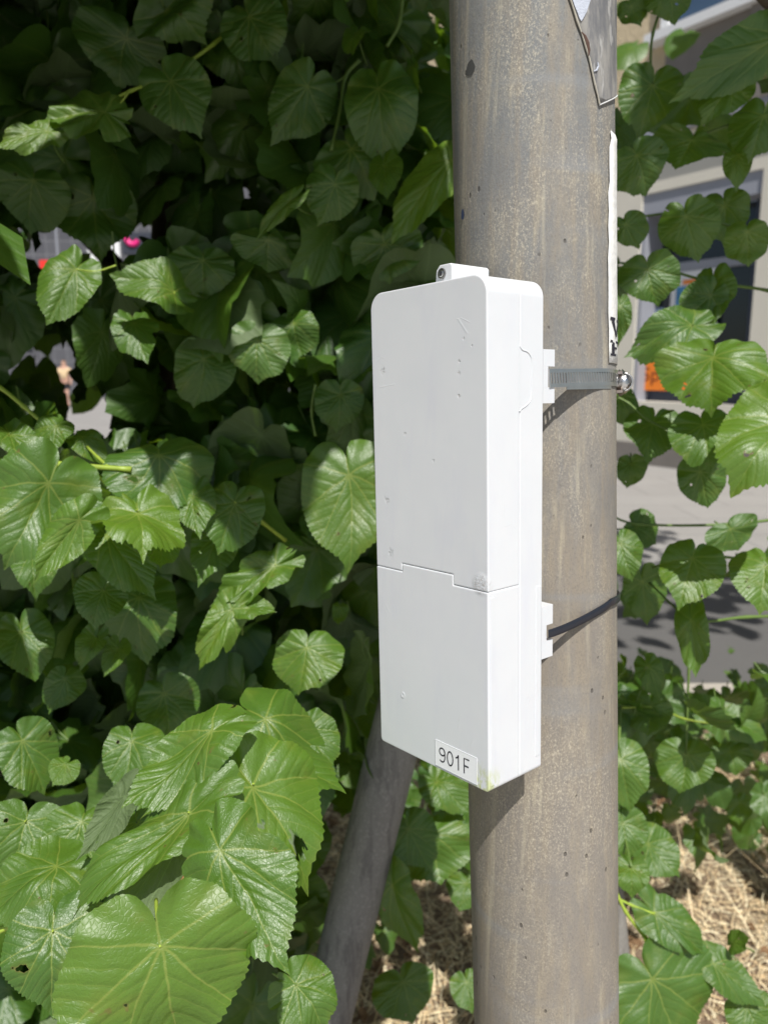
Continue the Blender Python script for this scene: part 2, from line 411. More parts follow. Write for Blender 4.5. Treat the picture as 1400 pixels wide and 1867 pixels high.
# shop front inside the recess
shop = MB().box((aR, -.42, zT-.28), (aL, -.03, zT), fb).box((aL-.07, -.42, zB), (aL, -.03, zT-.28), fb)
sw = shop.build('window', M_GREYP, rb)  # lintel and jamb in grey-blue, painting in the shade of the reveal
zM = fac(1250, 470)[1]; zM2 = fac(1250, 488)[1]
aM = fac(1338, 540)[0]
MB().box((aR, -.47, zB), (aL-.07, -.43, zT-.28), fb).build('pane', M_GLASS, sw)
MB().box((aM, -.43, zM2), (aL-.07, -.36, zM), fb).build('transom', M_GREYP, sw)
MB().box((aM-.09, -.43, zB), (aM, -.34, zT-.28), fb).box((aR, -.43, zB), (aL-.07, -.30, zB+.20), fb).box((aR, -.43, zB+.20), (aR+.12, -.30, zT-.28), fb).build('frame', M_NAVY, sw)
def fpanel(name, x0, y0, x1, y1, mat, par, d=-.35, th=.012):
    a0, z0 = fac(x0, y1, d); a1, z1 = fac(x1, y0, d)
    zz0 = fac((x0+x1)/2, y1, d)[1]; zz1 = fac((x0+x1)/2, y0, d)[1]
    return MB().box((min(a0, a1), d-th, zz0), (max(a0, a1), d, zz1), fb).build(name, mat, par)
pt = fpanel('poster', 1218, 490, 1312, 600, M_WHITE, sw, -.36)
for nm, x0, y0, x1, y1, mt in (('poster_stripe', 1244, 508, 1300, 516, M_ORANGE), ('poster_picture', 1230, 520, 1304, 560, simple('poster_blue', (.06, .22, .42), .5, 0, 9, .5)), ('poster_grid', 1160, 562, 1210, 600, simple('poster_dim', (.16, .22, .32), .5, 0, 9, .6))):
    fpanel(nm, x0, y0, x1, y1, mt, pt, -.352, .003)
sg = fpanel('signboard', 1160, 655, 1330, 713, M_ORANGE, sw, -.22, .02)
# lettering on the orange board
def text_mesh(txt, size):
    cu = bpy.data.curves.new('lettering', 'FONT'); cu.body = txt; cu.size = size; cu.resolution_u = 4; cu.extrude = 0
    ob = bpy.data.objects.new('tmp', cu); COL.objects.link(ob)
    dg = bpy.context.evaluated_depsgraph_get(); me = bpy.data.meshes.new_from_object(ob.evaluated_get(dg))
    vs = np.array([tuple(v.co) for v in me.vertices]); fs = [tuple(p.vertices) for p in me.polygons]
    bpy.data.objects.remove(ob); bpy.data.curves.remove(cu); bpy.data.meshes.remove(me)
    return vs, fs
tv, tf = text_mesh('Spie', 1.0)
a0, z0 = fac(1169, 694, -.217); a1, _ = fac(1228, 694, -.217)
k = abs(a1-a0)/(tv[:, 0].max()-tv[:, 0].min())
mesh('lettering', [FB(a0 - x*k if False else a0 + (-(x-tv[:,0].min())*k if a1 < a0 else (x-tv[:,0].min())*k), -.216, z0 + y*k*.8) for x, y, _ in tv], tf, simple('brown_ink', (.25, .05, .01), .6), sg)
# upper window with white sill
uw0, uz0 = fac(1212, 70); uw1, _ = fac(1372, 20)
us = fac(1290, 52)[1]
uwin = MB().box((uw1-.2, .02, us+.12), (uw0, .05, us+2.2), fb).build('upper_window', M_GLASSB, rb)
MB().box((uw1-.3, .02, us), (uw0+.15, .26, us+.12), fb).build('sill', M_WHITE, uwin)
MB().box((uw0-.12, .05, us+.12), (uw0, .12, us+2.2), fb).build('frame', M_WHITE, uwin)
MB().box((uw1-.3, .02, us-.50), (uw0-.1, .10, us), fb).build('sill_shade', M_BROWNG, rb)  # dark band painting in the shadow beneath the sill
pa, _ = fac(1374, 130)
MB().box((pa-1.1, .02, zU+.09), (pa, .16, 14), fb).build('pilaster', M_BROWNG, rb)
MB().box((A0, 0, .10), (A1, .05, .42), fb).build('plinth', M_BROWNG, rb)

# ---------------------------------------------------------------- left building, far
def tiles():
    b = NB('dark_tiles'); o = b.obj()
    br = b.n('ShaderNodeTexBrick'); b.L(b.mapping(o, (1, 1, 1), (RAD(90), 0, 0)), br.inputs['Vector'])
    br.offset = 0; br.inputs['Scale'].default_value = 1; br.inputs['Brick Width'].default_value = .62; br.inputs['Row Height'].default_value = .62
    br.inputs['Mortar Size'].default_value = .014
    br.inputs['Color1'].default_value = (.075, .075, .085, 1); br.inputs['Color2'].default_value = (.095, .095, .105, 1); br.inputs['Mortar'].default_value = (.20, .20, .21, 1)
    return b.done(b.bsdf(br.outputs[0], .5))
YB = 38.0
def lb(px, py, y=YB):
    rr = ray(px, py); t = y/rr[1]; q = CAM+rr*t; return q[0], q[2]
lr = root('building', (-6, YB, 0), 'dark tiled shop building seen through gaps in the leaves at left', 'building')
MB().box((-50, YB, .1), (5, YB+1, 20)).build('wall', tiles(), lr)
def lpanel(name, x0, y0, x1, y1, mat, par=lr, dd=.06, y=YB):
    a, z1 = lb(x0, y0, y-dd); c, z0_ = lb(x1, y1, y-dd)
    return MB().box((min(a, c), y-dd, min(z0_, z1)), (max(a, c), y-.002 if dd > .05 else y-dd+.006, max(z0_, z1))).build(name, mat, par)
wl = lpanel('sign_panel', 158, 424, 222, 505, M_WHITE)
lpanel('sign_panel', 222, 424, 330, 462, simple('dark_sign', (.03, .035, .05), .5))
mg = simple('magenta', (.80, .02, .22), .5)
cs = [np.array([x, YB-.10, z]) for x, z in [lb(px, py, YB-.1) for px, py in ((229, 425), (231, 436), (238, 444), (247, 444), (252, 438))]]
MB().tube(spline(cs, 4), .12, 8).build('mark', mg, lr)
lpanel('poster', 72, 474, 90, 500, simple('red', (.75, .03, .02), .5)); lpanel('poster', 90, 480, 98, 498, M_WHITE)
lpanel('poster', 4, 470, 34, 500, simple('orange', (.85, .20, .02), .5))
lpanel('shop_window', 330, 380, 640, 640, M_GLASS); lpanel('shop_window', -300, 520, 60, 640, M_GLASS)
lpanel('door_frame', 100, 375, 108, 520, M_GREYP); lpanel('pillar', 262, 462, 300, 700, M_GREYP)

# ---------------------------------------------------------------- person walking, far left
def person():
    c = P(122, 735, 29.0); c[2] = .10
    r = root('person', c, 'person in a beige top and black shorts walking past the dark tiled building', 'person')
    def skin(name, pts, edges, rads, mat, sub=1):
        me = bpy.data.meshes.new(name); me.from_pydata(pts, edges, []); o = bpy.data.objects.new(name, me); COL.objects.link(o); o.parent = r; LOC[o] = LOC[r]
        sm = o.modifiers.new('skin', 'SKIN'); o.modifiers.new('sub', 'SUBSURF').levels = sub; o.modifiers['sub'].render_levels = sub
        for i, q in enumerate(rads): me.skin_vertices[0].data[i].radius = (q, q) if not hasattr(q, '__len__') else q
        me.skin_vertices[0].data[0].use_root = True; me.materials.append(mat); return o
    sk = simple('skin', (.55, .32, .23), .55, 0, 4, .05)
    b = [(0,0,.95),(0,0,1.2),(0,0,1.42),(0,0,1.52),(0,.0,1.62),(0,-.01,1.72),
         (.09,0,.9),(.10,-.12,.5),(.10,-.02,.08),(.10,-.16,.03),(-.09,0,.9),(-.10,.12,.5),(-.10,.30,.12),(-.10,.2,.03),
         (.19,0,1.40),(.24,.06,1.12),(.25,-.08,.9),(.25,-.12,.82),(-.19,0,1.40),(-.24,-.04,1.12),(-.24,-.18,.93),(-.24,-.24,.87)]
    e = [(0,1),(1,2),(2,3),(3,4),(4,5),(0,6),(6,7),(7,8),(8,9),(0,10),(10,11),(11,12),(12,13),(2,14),(14,15),(15,16),(16,17),(2,18),(18,19),(19,20),(20,21)]
    rd = [.13,.13,.15,.055,.10,.09,.085,.06,.04,.035,.085,.06,.04,.035,.055,.04,.03,.03,.055,.04,.03,.03]
    skin('body', b, e, rd, sk)
    skin('shirt', [(0,0,.98),(0,0,1.2),(0,0,1.42),(.20,0,1.40),(.235,.05,1.18),(-.20,0,1.40),(-.235,-.03,1.18)], [(0,1),(1,2),(2,3),(3,4),(2,5),(5,6)], [.165,.165,.175,.075,.065,.075,.065], simple('beige_cloth', (.62, .46, .27), .9, 0, 10, .1))
    skin('shorts', [(0,0,.98),(.09,0,.86),(.10,-.08,.62),(-.09,0,.86),(-.10,.08,.62)], [(0,1),(1,2),(0,3),(3,4)], [.16,.12,.10,.12,.10], simple('black_cloth', (.015, .015, .02), .9, 0, 10, .1))
    skin('hair', [(0,.02,1.66),(0,.0,1.76)], [(0,1)], [.115,.10], simple('brown_hair', (.06, .035, .02), .7))
    for s, y in ((.10, -.08), (-.10, .25)):
        v, f = box_vf((s-.05, y-.12, .0), (s+.05, y+.13, .08)); bevel(mesh('shoe', np.array(v)+c, f, simple('shoe', (.02, .02, .02), .6), r), .02)
person()

# ================================================================= POLE
pdn = np.array([.03487, 1, .1018]); pdn /= np.linalg.norm(pdn)
PR = .0580; PS = PR/.055
P0c = np.array([.19916*.56036, 0, .56036])*PS        # point of the axis, camera space
pe1 = np.cross(pdn, [0, 0, 1.]); pe1 /= np.linalg.norm(pe1)
if pe1[0] < 0: pe1 = -pe1                             # to the right
pe2 = np.cross(pe1, pdn); pe2 /= np.linalg.norm(pe2)
if pe2[2] > 0: pe2 = -pe2                             # toward the camera
def cylc(phi, t, r=PR):                               # phi 0 = toward camera, + to the right ; t metres down the axis
    return P0c + pdn*t + r*(sin(phi)*pe1 + cos(phi)*pe2)
def cyl(phi, t, r=PR): return W(cylc(phi, t, r))
def hit(px, py, r=PR):                                # pixel -> (phi, t) on the pole
    d = np.array([(px-CX)/FPX, (py-CY)/FPX, 1.0]); o = -P0c
    dp = d - pdn*d.dot(pdn); op = o - pdn*o.dot(pdn)
    A = dp.dot(dp); B = 2*dp.dot(op); C = op.dot(op)-r*r; disc = B*B-4*A*C
    s = (-B - sqrt(max(0, disc)))/(2*A); q = d*s - P0c
    return atan2(q.dot(pe1), q.dot(pe2)), q.dot(pdn)
dw = D3(pdn); base_t = (CAMZ*1.0 + (W(P0c)[2]-CAMZ))/(-dw[2])
base = W(P0c + pdn*base_t)
pr = root('pole', (base[0], base[1], 0), 'thick weathered grey and tan pole that carries the white box', 'pole')
ts = np.linspace(-1.9, base_t+.15, 60); NA = 96
V = [cyl(2*pi*j/NA, t, PR*(1+.0015*sin(t*23+j*.2))) for t in ts for j in range(NA)]
Fq = [(i*NA+j, i*NA+(j+1) % NA, (i+1)*NA+(j+1) % NA, (i+1)*NA+j) for i in range(len(ts)-1) for j in range(NA)]
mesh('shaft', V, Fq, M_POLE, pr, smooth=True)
# cap
MB().add([cyl(2*pi*j/NA, ts[0]-.0, PR) for j in range(NA)]+[cyl(0, ts[0]-.02, 0)], [(j, (j+1) % NA, NA) for j in range(NA)]).build('cap', M_POST, pr)
def patch(name, left, phi_r, mat, par, r, nr=14, smooth=True, right=None, rough=0, lab=None, cat=None):
    """curved patch on the pole : left = [(px,py)...] edge traced top to bottom"""
    L_ = [hit(px, py, r) for px, py in left]
    R_ = [hit(px, py, r) for px, py in right] if right else None
    V = []; n = len(L_)
    for i, (ph, t) in enumerate(L_):
        pr_, tr_ = (R_[i] if R_ else (phi_r, t))
        for k in range(nr+1):
            q = k/nr; V.append(cyl(ph+(pr_-ph)*q, t+(tr_-t)*q, r + rough*sin(i*2.1+k*1.3)))
    Fq = [(i*(nr+1)+k, i*(nr+1)+k+1, (i+1)*(nr+1)+k+1, (i+1)*(nr+1)+k) for i in range(n-1) for k in range(nr)]
    return mesh(name, V, Fq, mat, par, smooth=smooth, label=lab, cat=cat)
# dark overlapping wrap at the top right, its pale cut edge and glue remains
edge = [(1012, -110), (1026, -50), (1038, -5), (1046, 20), (1052, 40), (1060, 62), (1067, 85), (1074, 108), (1079, 132), (1084, 155), (1089, 175), (1092, 190)]
er = [(px, py) for px, py in edge]
L_ = [hit(*p, PR+.0012) for p in edge]
V = []; nr = 12
t_end = lambda q: L_[-1][1] - q*.0070
for i, (ph, t) in enumerate(L_):
    for k in range(nr+1):
        q = k/nr; tt = min(t, L_[-1][1] - q*.050); V.append(cyl(ph+(2.4-ph)*q, tt, PR+.0012))
sh = mesh('wrap', V, [(i*(nr+1)+k, i*(nr+1)+k+1, (i+1)*(nr+1)+k+1, (i+1)*(nr+1)+k) for i in range(len(L_)-1) for k in range(nr)], M_SHEATH, pr, smooth=True, label='dark scuffed wrap glued round the right of the pole top')
solid(sh, .0005)
M_EDGE = simple('pale_cut_edge', (.42, .39, .32), .7, 0, 150, .3)
MB().tube([cyl(ph, t, PR+.0014) for ph, t in L_], [.0004+.0003*abs(sin(i*1.9)) for i in range(len(L_))], 6).build('cut_edge', M_EDGE, sh)
MB().tube([cyl(L_[-1][0]+(2.4-L_[-1][0])*q/12, L_[-1][1]-.050*q/12+.0006, PR+.0014) for q in range(13)], .0005, 6).build('cut_edge', simple('white_cut_edge', (.66, .66, .65), .6, 0, 150, .2), sh)
MB().tube([cyl(*hit(*q, PR+.0019), PR+.0017) for q in ((1060, 58), (1066, 66), (1070, 78), (1073, 92), (1073, 102))], [.0003, .0010, .0015, .0011, .0003], 6).build('tear', simple('brown_tear', (.10, .055, .04), .8), sh)
MB().tube([cyl(*hit(*q, PR+.0019), PR+.0019) for q in ((1089, 113), (1090, 121), (1087, 128), (1082, 130))], [.0003, .0007, .0007, .0003], 6).build('scratch', M_RESID, sh)
patch('glue_patch', [(1033, -60), (1042, -5), (1047, 10), (1052, 22), (1056, 33), (1059, 38)], 0, M_RESID, sh, PR+.0022, 6, right=[(1085, -60), (1078, -5), (1073, 10), (1069, 22), (1063, 33), (1060, 38)])
for (px, py, w_, h_, mt) in ((857, 124, 6, 12, simple('dark_stain', (.06, .06, .058), .7)), (843, 391, 2.5, 9, simple('blue_stain', (.05, .07, .14), .6))):
    ph, t = hit(px, py, PR+.0003); s_ = .58/FPX
    MB().add([cyl(ph+w_*s_/PR/max(.45, cos(ph))*cos(a)*(1+.12*sin(3*a)), t+h_*s_*sin(a)*(1+.1*cos(5*a)), PR+.0003) for a in np.linspace(0, 2*pi, 24)[:-1]], [tuple(range(23))]).build('stain', mt, pr)
# flyer on the right limb
fl = root('flyer', cyl(1.6, -.05, PR), 'torn white paper flyer with black slab letters on the right edge of the pole', 'flyer')
fy = [(1113, 238), (1114, 252), (1111, 268), (1110.5, 300), (1111, 330), (1108.5, 352), (1109.5, 385), (1108, 412), (1110, 440), (1108, 470), (1108.5, 505), (1109, 540), (1108.5, 570), (1109.5, 600), (1110, 630), (1110, 661)]
fo = patch('sheet', fy, 2.6, M_PAPER, fl, PR+.0010, 10, rough=.00012); solid(fo, .0003)
p_v, t_v = hit(1112.5, 577, PR+.0016); _, t_v2 = hit(1112.5, 612, PR+.0016); _, t_f = hit(1112.5, 619, PR+.0016); _, t_f2 = hit(1112.5, 648, PR+.0016)
def letter(strokes, t0, t1, wphi):
    mb = MB(); r = PR+.0016
    for poly in strokes:
        vs = [cyl(p_v + x*wphi, t0+(t1-t0)*y, r) for x, y in poly]; mb.add(vs, [tuple(range(len(vs)))])
    return mb.build('letter', M_INK, fl)
letter([[(0, 0), (.38, 0), (.38, .14), (0, .14)], [(.62, 0), (1, 0), (1, .14), (.62, .14)], [(.08, .14), (.30, .14), (.56, 1), (.46, 1)], [(.74, .14), (.90, .14), (.56, 1), (.46, 1)]], t_v, t_v2, .42)
letter([[(0, 0), (.9, 0), (.9, .14), (0, .14)], [(.14, .14), (.36, .14), (.36, .86), (.14, .86)], [(0, .86), (.52, .86), (.52, 1), (0, 1)], [(.36, .42), (.66, .42), (.66, .56), (.36, .56)], [(.78, .14), (.9, .14), (.9, .30), (.78, .30)]], t_f, t_f2, .36)

# ================================================================= BOX
def mk_axes(a, b, yaw):
    dn = np.array([a, 1, b]); dn /= np.linalg.norm(dn)
    f = np.array([sin(yaw), 0, cos(yaw)]); v = f - dn*f.dot(dn); v /= np.linalg.norm(v)
    u = np.cross(dn, v); u = -u if u[0] > 0 else u
    return dn, v, u
bdn, bv, bu = mk_axes(.02332, .14064, .8707)
BC = np.array([(887.1-CX)/FPX*.45, (495.7-CY)/FPX*.45, .45]); BW, BD, BH = .1083, .0523, .3244
def BX(u, v, h): return W(BC + bu*u + bv*v + bdn*h)      # u to the left, v into depth, h down
def bhit(px, py, v=0):
    d = np.array([(px-CX)/FPX, (py-CY)/FPX, 1.0]); n = np.cross(bu, bdn); o = BC + bv*v
    s = o.dot(n)/d.dot(n); q = d*s - BC; return q.dot(bu), q.dot(bdn)
def bhit_side(px, py, u=0):
    d = np.array([(px-CX)/FPX, (py-CY)/FPX, 1.0]); n = np.cross(bv, bdn); o = BC + bu*u
    s = o.dot(n)/d.dot(n); q = d*s - BC; return q.dot(bv), q.dot(bdn)
spots = [(BX(*([a for a in bhit(px, py)][:1]+[0]+[bhit(px, py)[1]])), rr, dd) for px, py, rr, dd in
         ((836, 659, .0013, 2.5), (836, 680, .0018, 1.2), (836, 722, .0014, 2.5), (697, 675, .0030, 1.4), (738, 790, .0012, 1.6), (705, 912, .0028, 1.2), (712, 1008, .0035, 1.3), (790, 840, .0012, 1.4), (860, 630, .0008, 1.5), (845, 617, .0012, 1.2))]
corner = BX(.007, 0, BH-.003); scar = BX(.006, 0, bhit(880, 1066)[1])
M_BOX = plastic_material(spots, corner, scar)
bc = BX(BW/2, BD/2, BH)
bx = root('sensor_box', bc, 'white plastic box marked 901F strapped to the weathered pole', 'box')
def arc(cu, ch, r, a0, a1, n=26): return [(cu+r*cos(a), ch+r*sin(a)) for a in np.linspace(a0, a1, n)]
RC = .0115
# outline in (u,h), seam heights
seam = [bhit(686, 1030), bhit(733, 1042), bhit(733, 1027), bhit(826, 1048), bhit(826, 1068), bhit(893, 1080)]
us1, us2 = (seam[1][0]+seam[2][0])/2, (seam[3][0]+seam[4][0])/2
hA, hB, hC = (seam[0][1]+seam[1][1])/2, (seam[2][1]+seam[3][1])/2, (seam[4][1]+seam[5][1])/2
g = .00014
top_o = arc(BW-RC, RC, RC, pi, 1.5*pi)[::1]
top_pts = arc(RC, RC, RC, pi, 1.5*pi) + arc(BW-RC, RC, RC, 1.5*pi, 2*pi)         # from u=0 side over the top to u=BW
up = [(0, hC-g)] + top_pts + [(BW, hA-g), (us1+g, hA-g), (us1+g, hB-g), (us2+g, hB-g), (us2+g, hC-g)]
rb_ = .003
lo_bottom = arc(BW-rb_, BH-rb_, rb_, 0, pi/2, 5) + arc(rb_, BH-rb_, rb_, pi/2, pi, 5)
lo = [(0, hC+g), (us2-g, hC+g), (us2-g, hB+g), (us1-g, hB+g), (us1-g, hA+g), (BW, hA+g)] + lo_bottom
full = [(0, hC)] + top_pts + lo_bottom
def extr(pts, v0, v1, name, mat, parent, bev=.0007, seg=3, ang=40, label=None, shrink=0):
    n = len(pts); c = np.mean(np.array(pts), 0)
    V = [BX(u, v0, h) for u, h in pts] + [BX(u, v1, h) for u, h in pts]
    # orientation
    A = sum(pts[i][0]*pts[(i+1) % n][1]-pts[(i+1) % n][0]*pts[i][1] for i in range(n))
    Fs = [tuple(range(n)), tuple(range(2*n-1, n-1, -1))] + [(i, i+n, (i+1) % n+n, (i+1) % n) for i in range(n)]
    o = mesh(name, V, Fs, mat, parent, label=label)
    bm = bmesh.new(); bm.from_mesh(o.data); bmesh.ops.recalc_face_normals(bm, faces=bm.faces); bm.to_mesh(o.data); bm.free()
    if bev: bevel(o, bev, seg, ang)
    return o
VS = BD*.565
up_c = extr(up, 0, VS-g, 'upper_cover', M_BOX, bx, .0009)
lo_c = extr(lo, -.0002, VS-g, 'lower_cover', M_BOX, bx, .0009)
shrink = lambda pts, d: [(BW/2+(u-BW/2)*(1-2*d/BW), BH/2+(h-BH/2)*(1-2*d/BH)) for u, h in pts]
rear = extr(full, VS+g, BD, 'rear_shell', M_BOX, bx, .0007)
extr(shrink(full, .0006), .0016, BD-.002, 'inner_shell', M_BOX, bx, 0)
# latch bulge on the right side (slightly proud plate whose rim draws the curved seam)
tabp = [(943, 630), (948, 633), (952, 638), (960, 641), (966, 648), (969, 660), (969, 700), (968, 722), (963, 735), (955, 742), (949, 746), (944, 750)]
tp = [bhit_side(px, py) for px, py in tabp]; tp = [(VS-.016, tp[0][1])] + tp[1:-1] + [(VS-.016, tp[-1][1])]
tq = [bhit_side(px, py) for px, py in tabp]; tq[0] = (VS, tq[0][1]); tq[-1] = (VS, tq[-1][1])
MB().tube(spline([BX(-.0001, v_, h) for v_, h in tq], 3), .00042, 6).build('latch', M_BOX, bx)
MB().box((-.00004, VS-.0009, tq[0][1]), (.0006, VS+.0009, tq[-1][1]), BX).build('seam_plug', M_BOX, bx)
# raised ribs down the side of the lower cover and back lip
def sbar(v0, v1, h0, h1, pr_=.0004, name='rib'):
    mb = MB().box((-pr_, v0, h0), (.0006, v1, h1), lambda a, b_, c_: BX(a, b_, c_)); return bevel(mb.build(name, M_BOX, bx), .0003, 2)
sbar(.0014, .0052, hC+.0035, BH-.004)
sbar(BD-.0065, BD-.0012, hC+.004, BH-.010, .0003)
# screw hole in the lower cover
hu, hh = bhit(735, 1267)
ring = []; NR = 20
for rr_, vv in ((.0016, -.0006), (.0011, -.0006), (.0010, .0012)): ring += [BX(hu+rr_*cos(2*pi*i/NR), vv, hh+rr_*1.35*sin(2*pi*i/NR)) for i in range(NR)]
Fh = [(a*NR+i, a*NR+(i+1) % NR, (a+1)*NR+(i+1) % NR, (a+1)*NR+i) for a in (0, 1) for i in range(NR)] + [tuple(2*NR+i for i in range(NR))]
# hole : shallow cup built proud by under half a millimetre
ring = [BX(hu+r_*cos(2*pi*i/NR), vv, hh+r_*1.3*sin(2*pi*i/NR)) for r_, vv in ((.0021, -.00021), (.0014, -.0006), (.0009, -.00028)) for i in range(NR)]
mesh('screw_hole', ring, Fh, M_BOX, bx, smooth=True)
# ear with screw on top
e_u0, e_u1 = .0455, .0610; e_v0, e_v1 = .017, BD-.0003; eh = -.0137
ear = [(e_u0, .002), (e_u0, eh+.0015), (e_u0+.0015, eh), (e_u1-.004, eh), (e_u1-.001, eh+.003), (e_u1+.0006, .002)]
eo = extr(ear, e_v0, e_v1, 'mounting_ear', M_BOX, bx, .0007, 3, 30)
scu, sch = (e_u0+e_u1)/2+.0012, -.0080
def disc(r0, v_, n=24): return [BX(scu+r0*cos(2*pi*i/n), v_, sch+r0*sin(2*pi*i/n)) for i in range(n)]
mb = MB(); mb.add(disc(.0034, e_v0-.0001)+disc(.0034, e_v0-.0010)+disc(.0030, e_v0-.0013), [(k*24+i, k*24+(i+1) % 24, (k+1)*24+(i+1) % 24, (k+1)*24+i) for k in (0, 1) for i in range(24)]+[tuple(48+i for i in range(24))])
s1 = mb.build('screw', M_METALD, bx)
mb = MB(); mb.add(disc(.0022, e_v0-.00132)+disc(.0018, e_v0-.0016), [(i, (i+1) % 24, 24+(i+1) % 24, 24+i) for i in range(24)]+[tuple(24+i for i in range(24))])
mb.build('screw_head', M_METAL, s1)
for k in (-1, 1): MB().box((scu+k*.0007-.0003, e_v0-.0018, sch-.0013), (scu+k*.0007+.0003, e_v0-.00165, sch+.0013), lambda a, b_, c_: BX(a, b_, c_)).build('screw_slot', M_INK, s1)
# strap mounts behind the box, with an arc cut for the pole
PCc = P0c + pdn*(((BC+bdn*.16) - P0c).dot(pdn)); rel = PCc - BC
pcu, pcv = rel.dot(bu), rel.dot(bv)
def mount(h0, h1, hs0, hs1):
    th = .0118
    def block(ha, hb, dep):
        pts = [(0.0002, BD+.0001), (0.0002, BD+dep)]
        for i in range(13):
            u = .0002 + (BW-.0004)*i/12
            rr2 = (PR+.001)**2-(u-pcu)**2
            vs = pcv - sqrt(rr2) if rr2 > 0 else 9
            pts.append((u, max(BD+.0008, min(BD+dep, vs-.0006))))
        pts += [(BW-.0002, BD+dep), (BW-.0002, BD+.0001)]
        n = len(pts)
        V = [BX(u, v_, ha) for u, v_ in pts]+[BX(u, v_, hb) for u, v_ in pts]
        return V, [tuple(range(n)), tuple(range(2*n-1, n-1, -1))]+[(i, i+n, (i+1) % n+n, (i+1) % n) for i in range(n)]
    mb = MB(); mb.add(*block(h0, hs0, th)); mb.add(*block(hs0, hs1, .0052)); mb.add(*block(hs1, h1, th))
    return mb.build('strap_mount', M_BOX, bx)
sd = lambda px, py, u=0, v_=None: bhit_side(px, py, u)[1]
mount(sd(1003, 637), sd(1003, 735), sd(1003, 668), sd(1003, 706))
mount(sd(1003, 1103), sd(1003, 1197), sd(1003, 1138), sd(1003, 1166))
# label 901F
lq = [bhit(794, 1345), bhit(870, 1384), bhit(870, 1433), bhit(795, 1392)]
lu0, lu1 = (lq[1][0]+lq[2][0])/2, (lq[0][0]+lq[3][0])/2; lh0, lh1 = (lq[0][1]+lq[1][1])/2, (lq[2][1]+lq[3][1])/2
lab = MB().box((lu0, -.00052, lh0), (lu1, -.0002, lh1), lambda a, b_, c_: BX(a, b_, c_)).build('label', M_STICK, bx, label='small white sticker with 901F in dark print'); bevel(lab, .0001, 1)
fw = .00035
MB().box((lu0, -.00060, lh0), (lu1, -.00053, lh0+fw), BX).box((lu0, -.00060, lh1-fw), (lu1, -.00053, lh1), BX).box((lu0, -.00060, lh0+fw), (lu0+fw, -.00053, lh1-fw), BX).box((lu1-fw, -.00060, lh0+fw), (lu1, -.00053, lh1-fw), BX).build('rim', M_STICKC, lab)
tu1 = bhit(802.5, 1385)[0]; tu0 = bhit(857, 1385)[0]; tht = bhit(803, 1361)[1]; thb = bhit(803, 1388.5)[1]
cw_ = (tu1-tu0); chh = thb-tht; tm = (lh0+lh1)/2-.0002
def el(cx_, cy_, rx, ry, a0, a1, n=22): return [(cx_+rx*cos(a), cy_+ry*sin(a)) for a in np.linspace(RAD(a0), RAD(a1), n)]
GL = [(0, el(.36, .70, .27, .235, 0, 360, 30)), (0, el(.36, .60, .27, .34, 50, 0, 8)[::1] + el(.36, .42, .27, .37, 0, -90, 12) + el(.34, .20, .22, .15, -90, -160, 6)),
      (1, el(.36, .5, .27, .44, 0, 360, 40)), (2, [(.12, .74), (.24, .78), (.34, .87), (.38, .98), (.38, .0)]), (3, [(.14, .0), (.14, .955), (.62, .955)]), (3, [(.14, .50), (.56, .50)])]
mbn = MB(); sw_ = .062
for col_, pl2 in GL:
    pl2 = np.array(pl2); n_ = len(pl2); V = []
    for i in range(n_):
        a, c_ = pl2[max(0, i-1)], pl2[min(n_-1, i+1)]
        if n_ > 20 and i in (0, n_-1): a, c_ = pl2[-2], pl2[1]
        d_ = (c_-a)/np.linalg.norm(c_-a); nn_ = np.array([-d_[1], d_[0]])*sw_/1.3
        for q in (pl2[i]-nn_, pl2[i]+nn_):
            V.append(BX(tu1-(col_*.93+(q[0]-.36)*1.18+.36-.05)*cw_/3.45, -.00062-.00002*(len(mbn.v) % 5), tm+chh/2-q[1]*chh))
    mbn.add(V, [(2*i, 2*i+1, 2*i+3, 2*i+2) for i in range(n_-1)])
mbn.build('number', M_INK, lab)

# ================================================================= STRAPS
def strap_path(vslot, uslot, h, r, h_far):
    """points (world) from the slot beside the box round the pole to the other slot"""
    tA = ((BC+bdn*h) - P0c).dot(pdn)
    pts = []
    A = P0c + pdn*tA
    def pl(u, v_):
        q = BC+bu*u+bv*v_+bdn*h - A; return np.array([q.dot(pe1), q.dot(pe2)])
    s, e = pl(uslot, vslot), pl(BW-uslot, vslot)
    def tang(p, sgn):
        d = np.linalg.norm(p); a = atan2(p[0], p[1]); b = math.acos(min(1, r/d)); return a+sgn*b
    # going round the right (positive phi) side
    a0 = tang(s, 1); a1 = tang(e, -1)
    while a1 < a0: a1 += 2*pi
    t0 = np.array([sin(a0), cos(a0)])*r
    out = []
    n1 = 40
    for i in range(n1): q = s+(t0-s)*i/n1; out.append((q, None))
    n2 = 170
    for i in range(n2+1):
        a = a0+(a1-a0)*i/n2; out.append((np.array([sin(a), cos(a)])*r, a))
    t1 = out[-1][0]
    for i in range(1, n1+1): out.append((t1+(e-t1)*i/n1, None))
    # cumulative length
    L = [0]
    for i in range(1, len(out)): L.append(L[-1]+np.linalg.norm(out[i][0]-out[i-1][0]))
    return np.array([o[0] for o in out]), np.array(L), A, a0, n1
def sample(pts, L, s):
    x = np.interp(s, L, pts[:, 0]); y = np.interp(s, L, pts[:, 1]); return np.array([x, y])
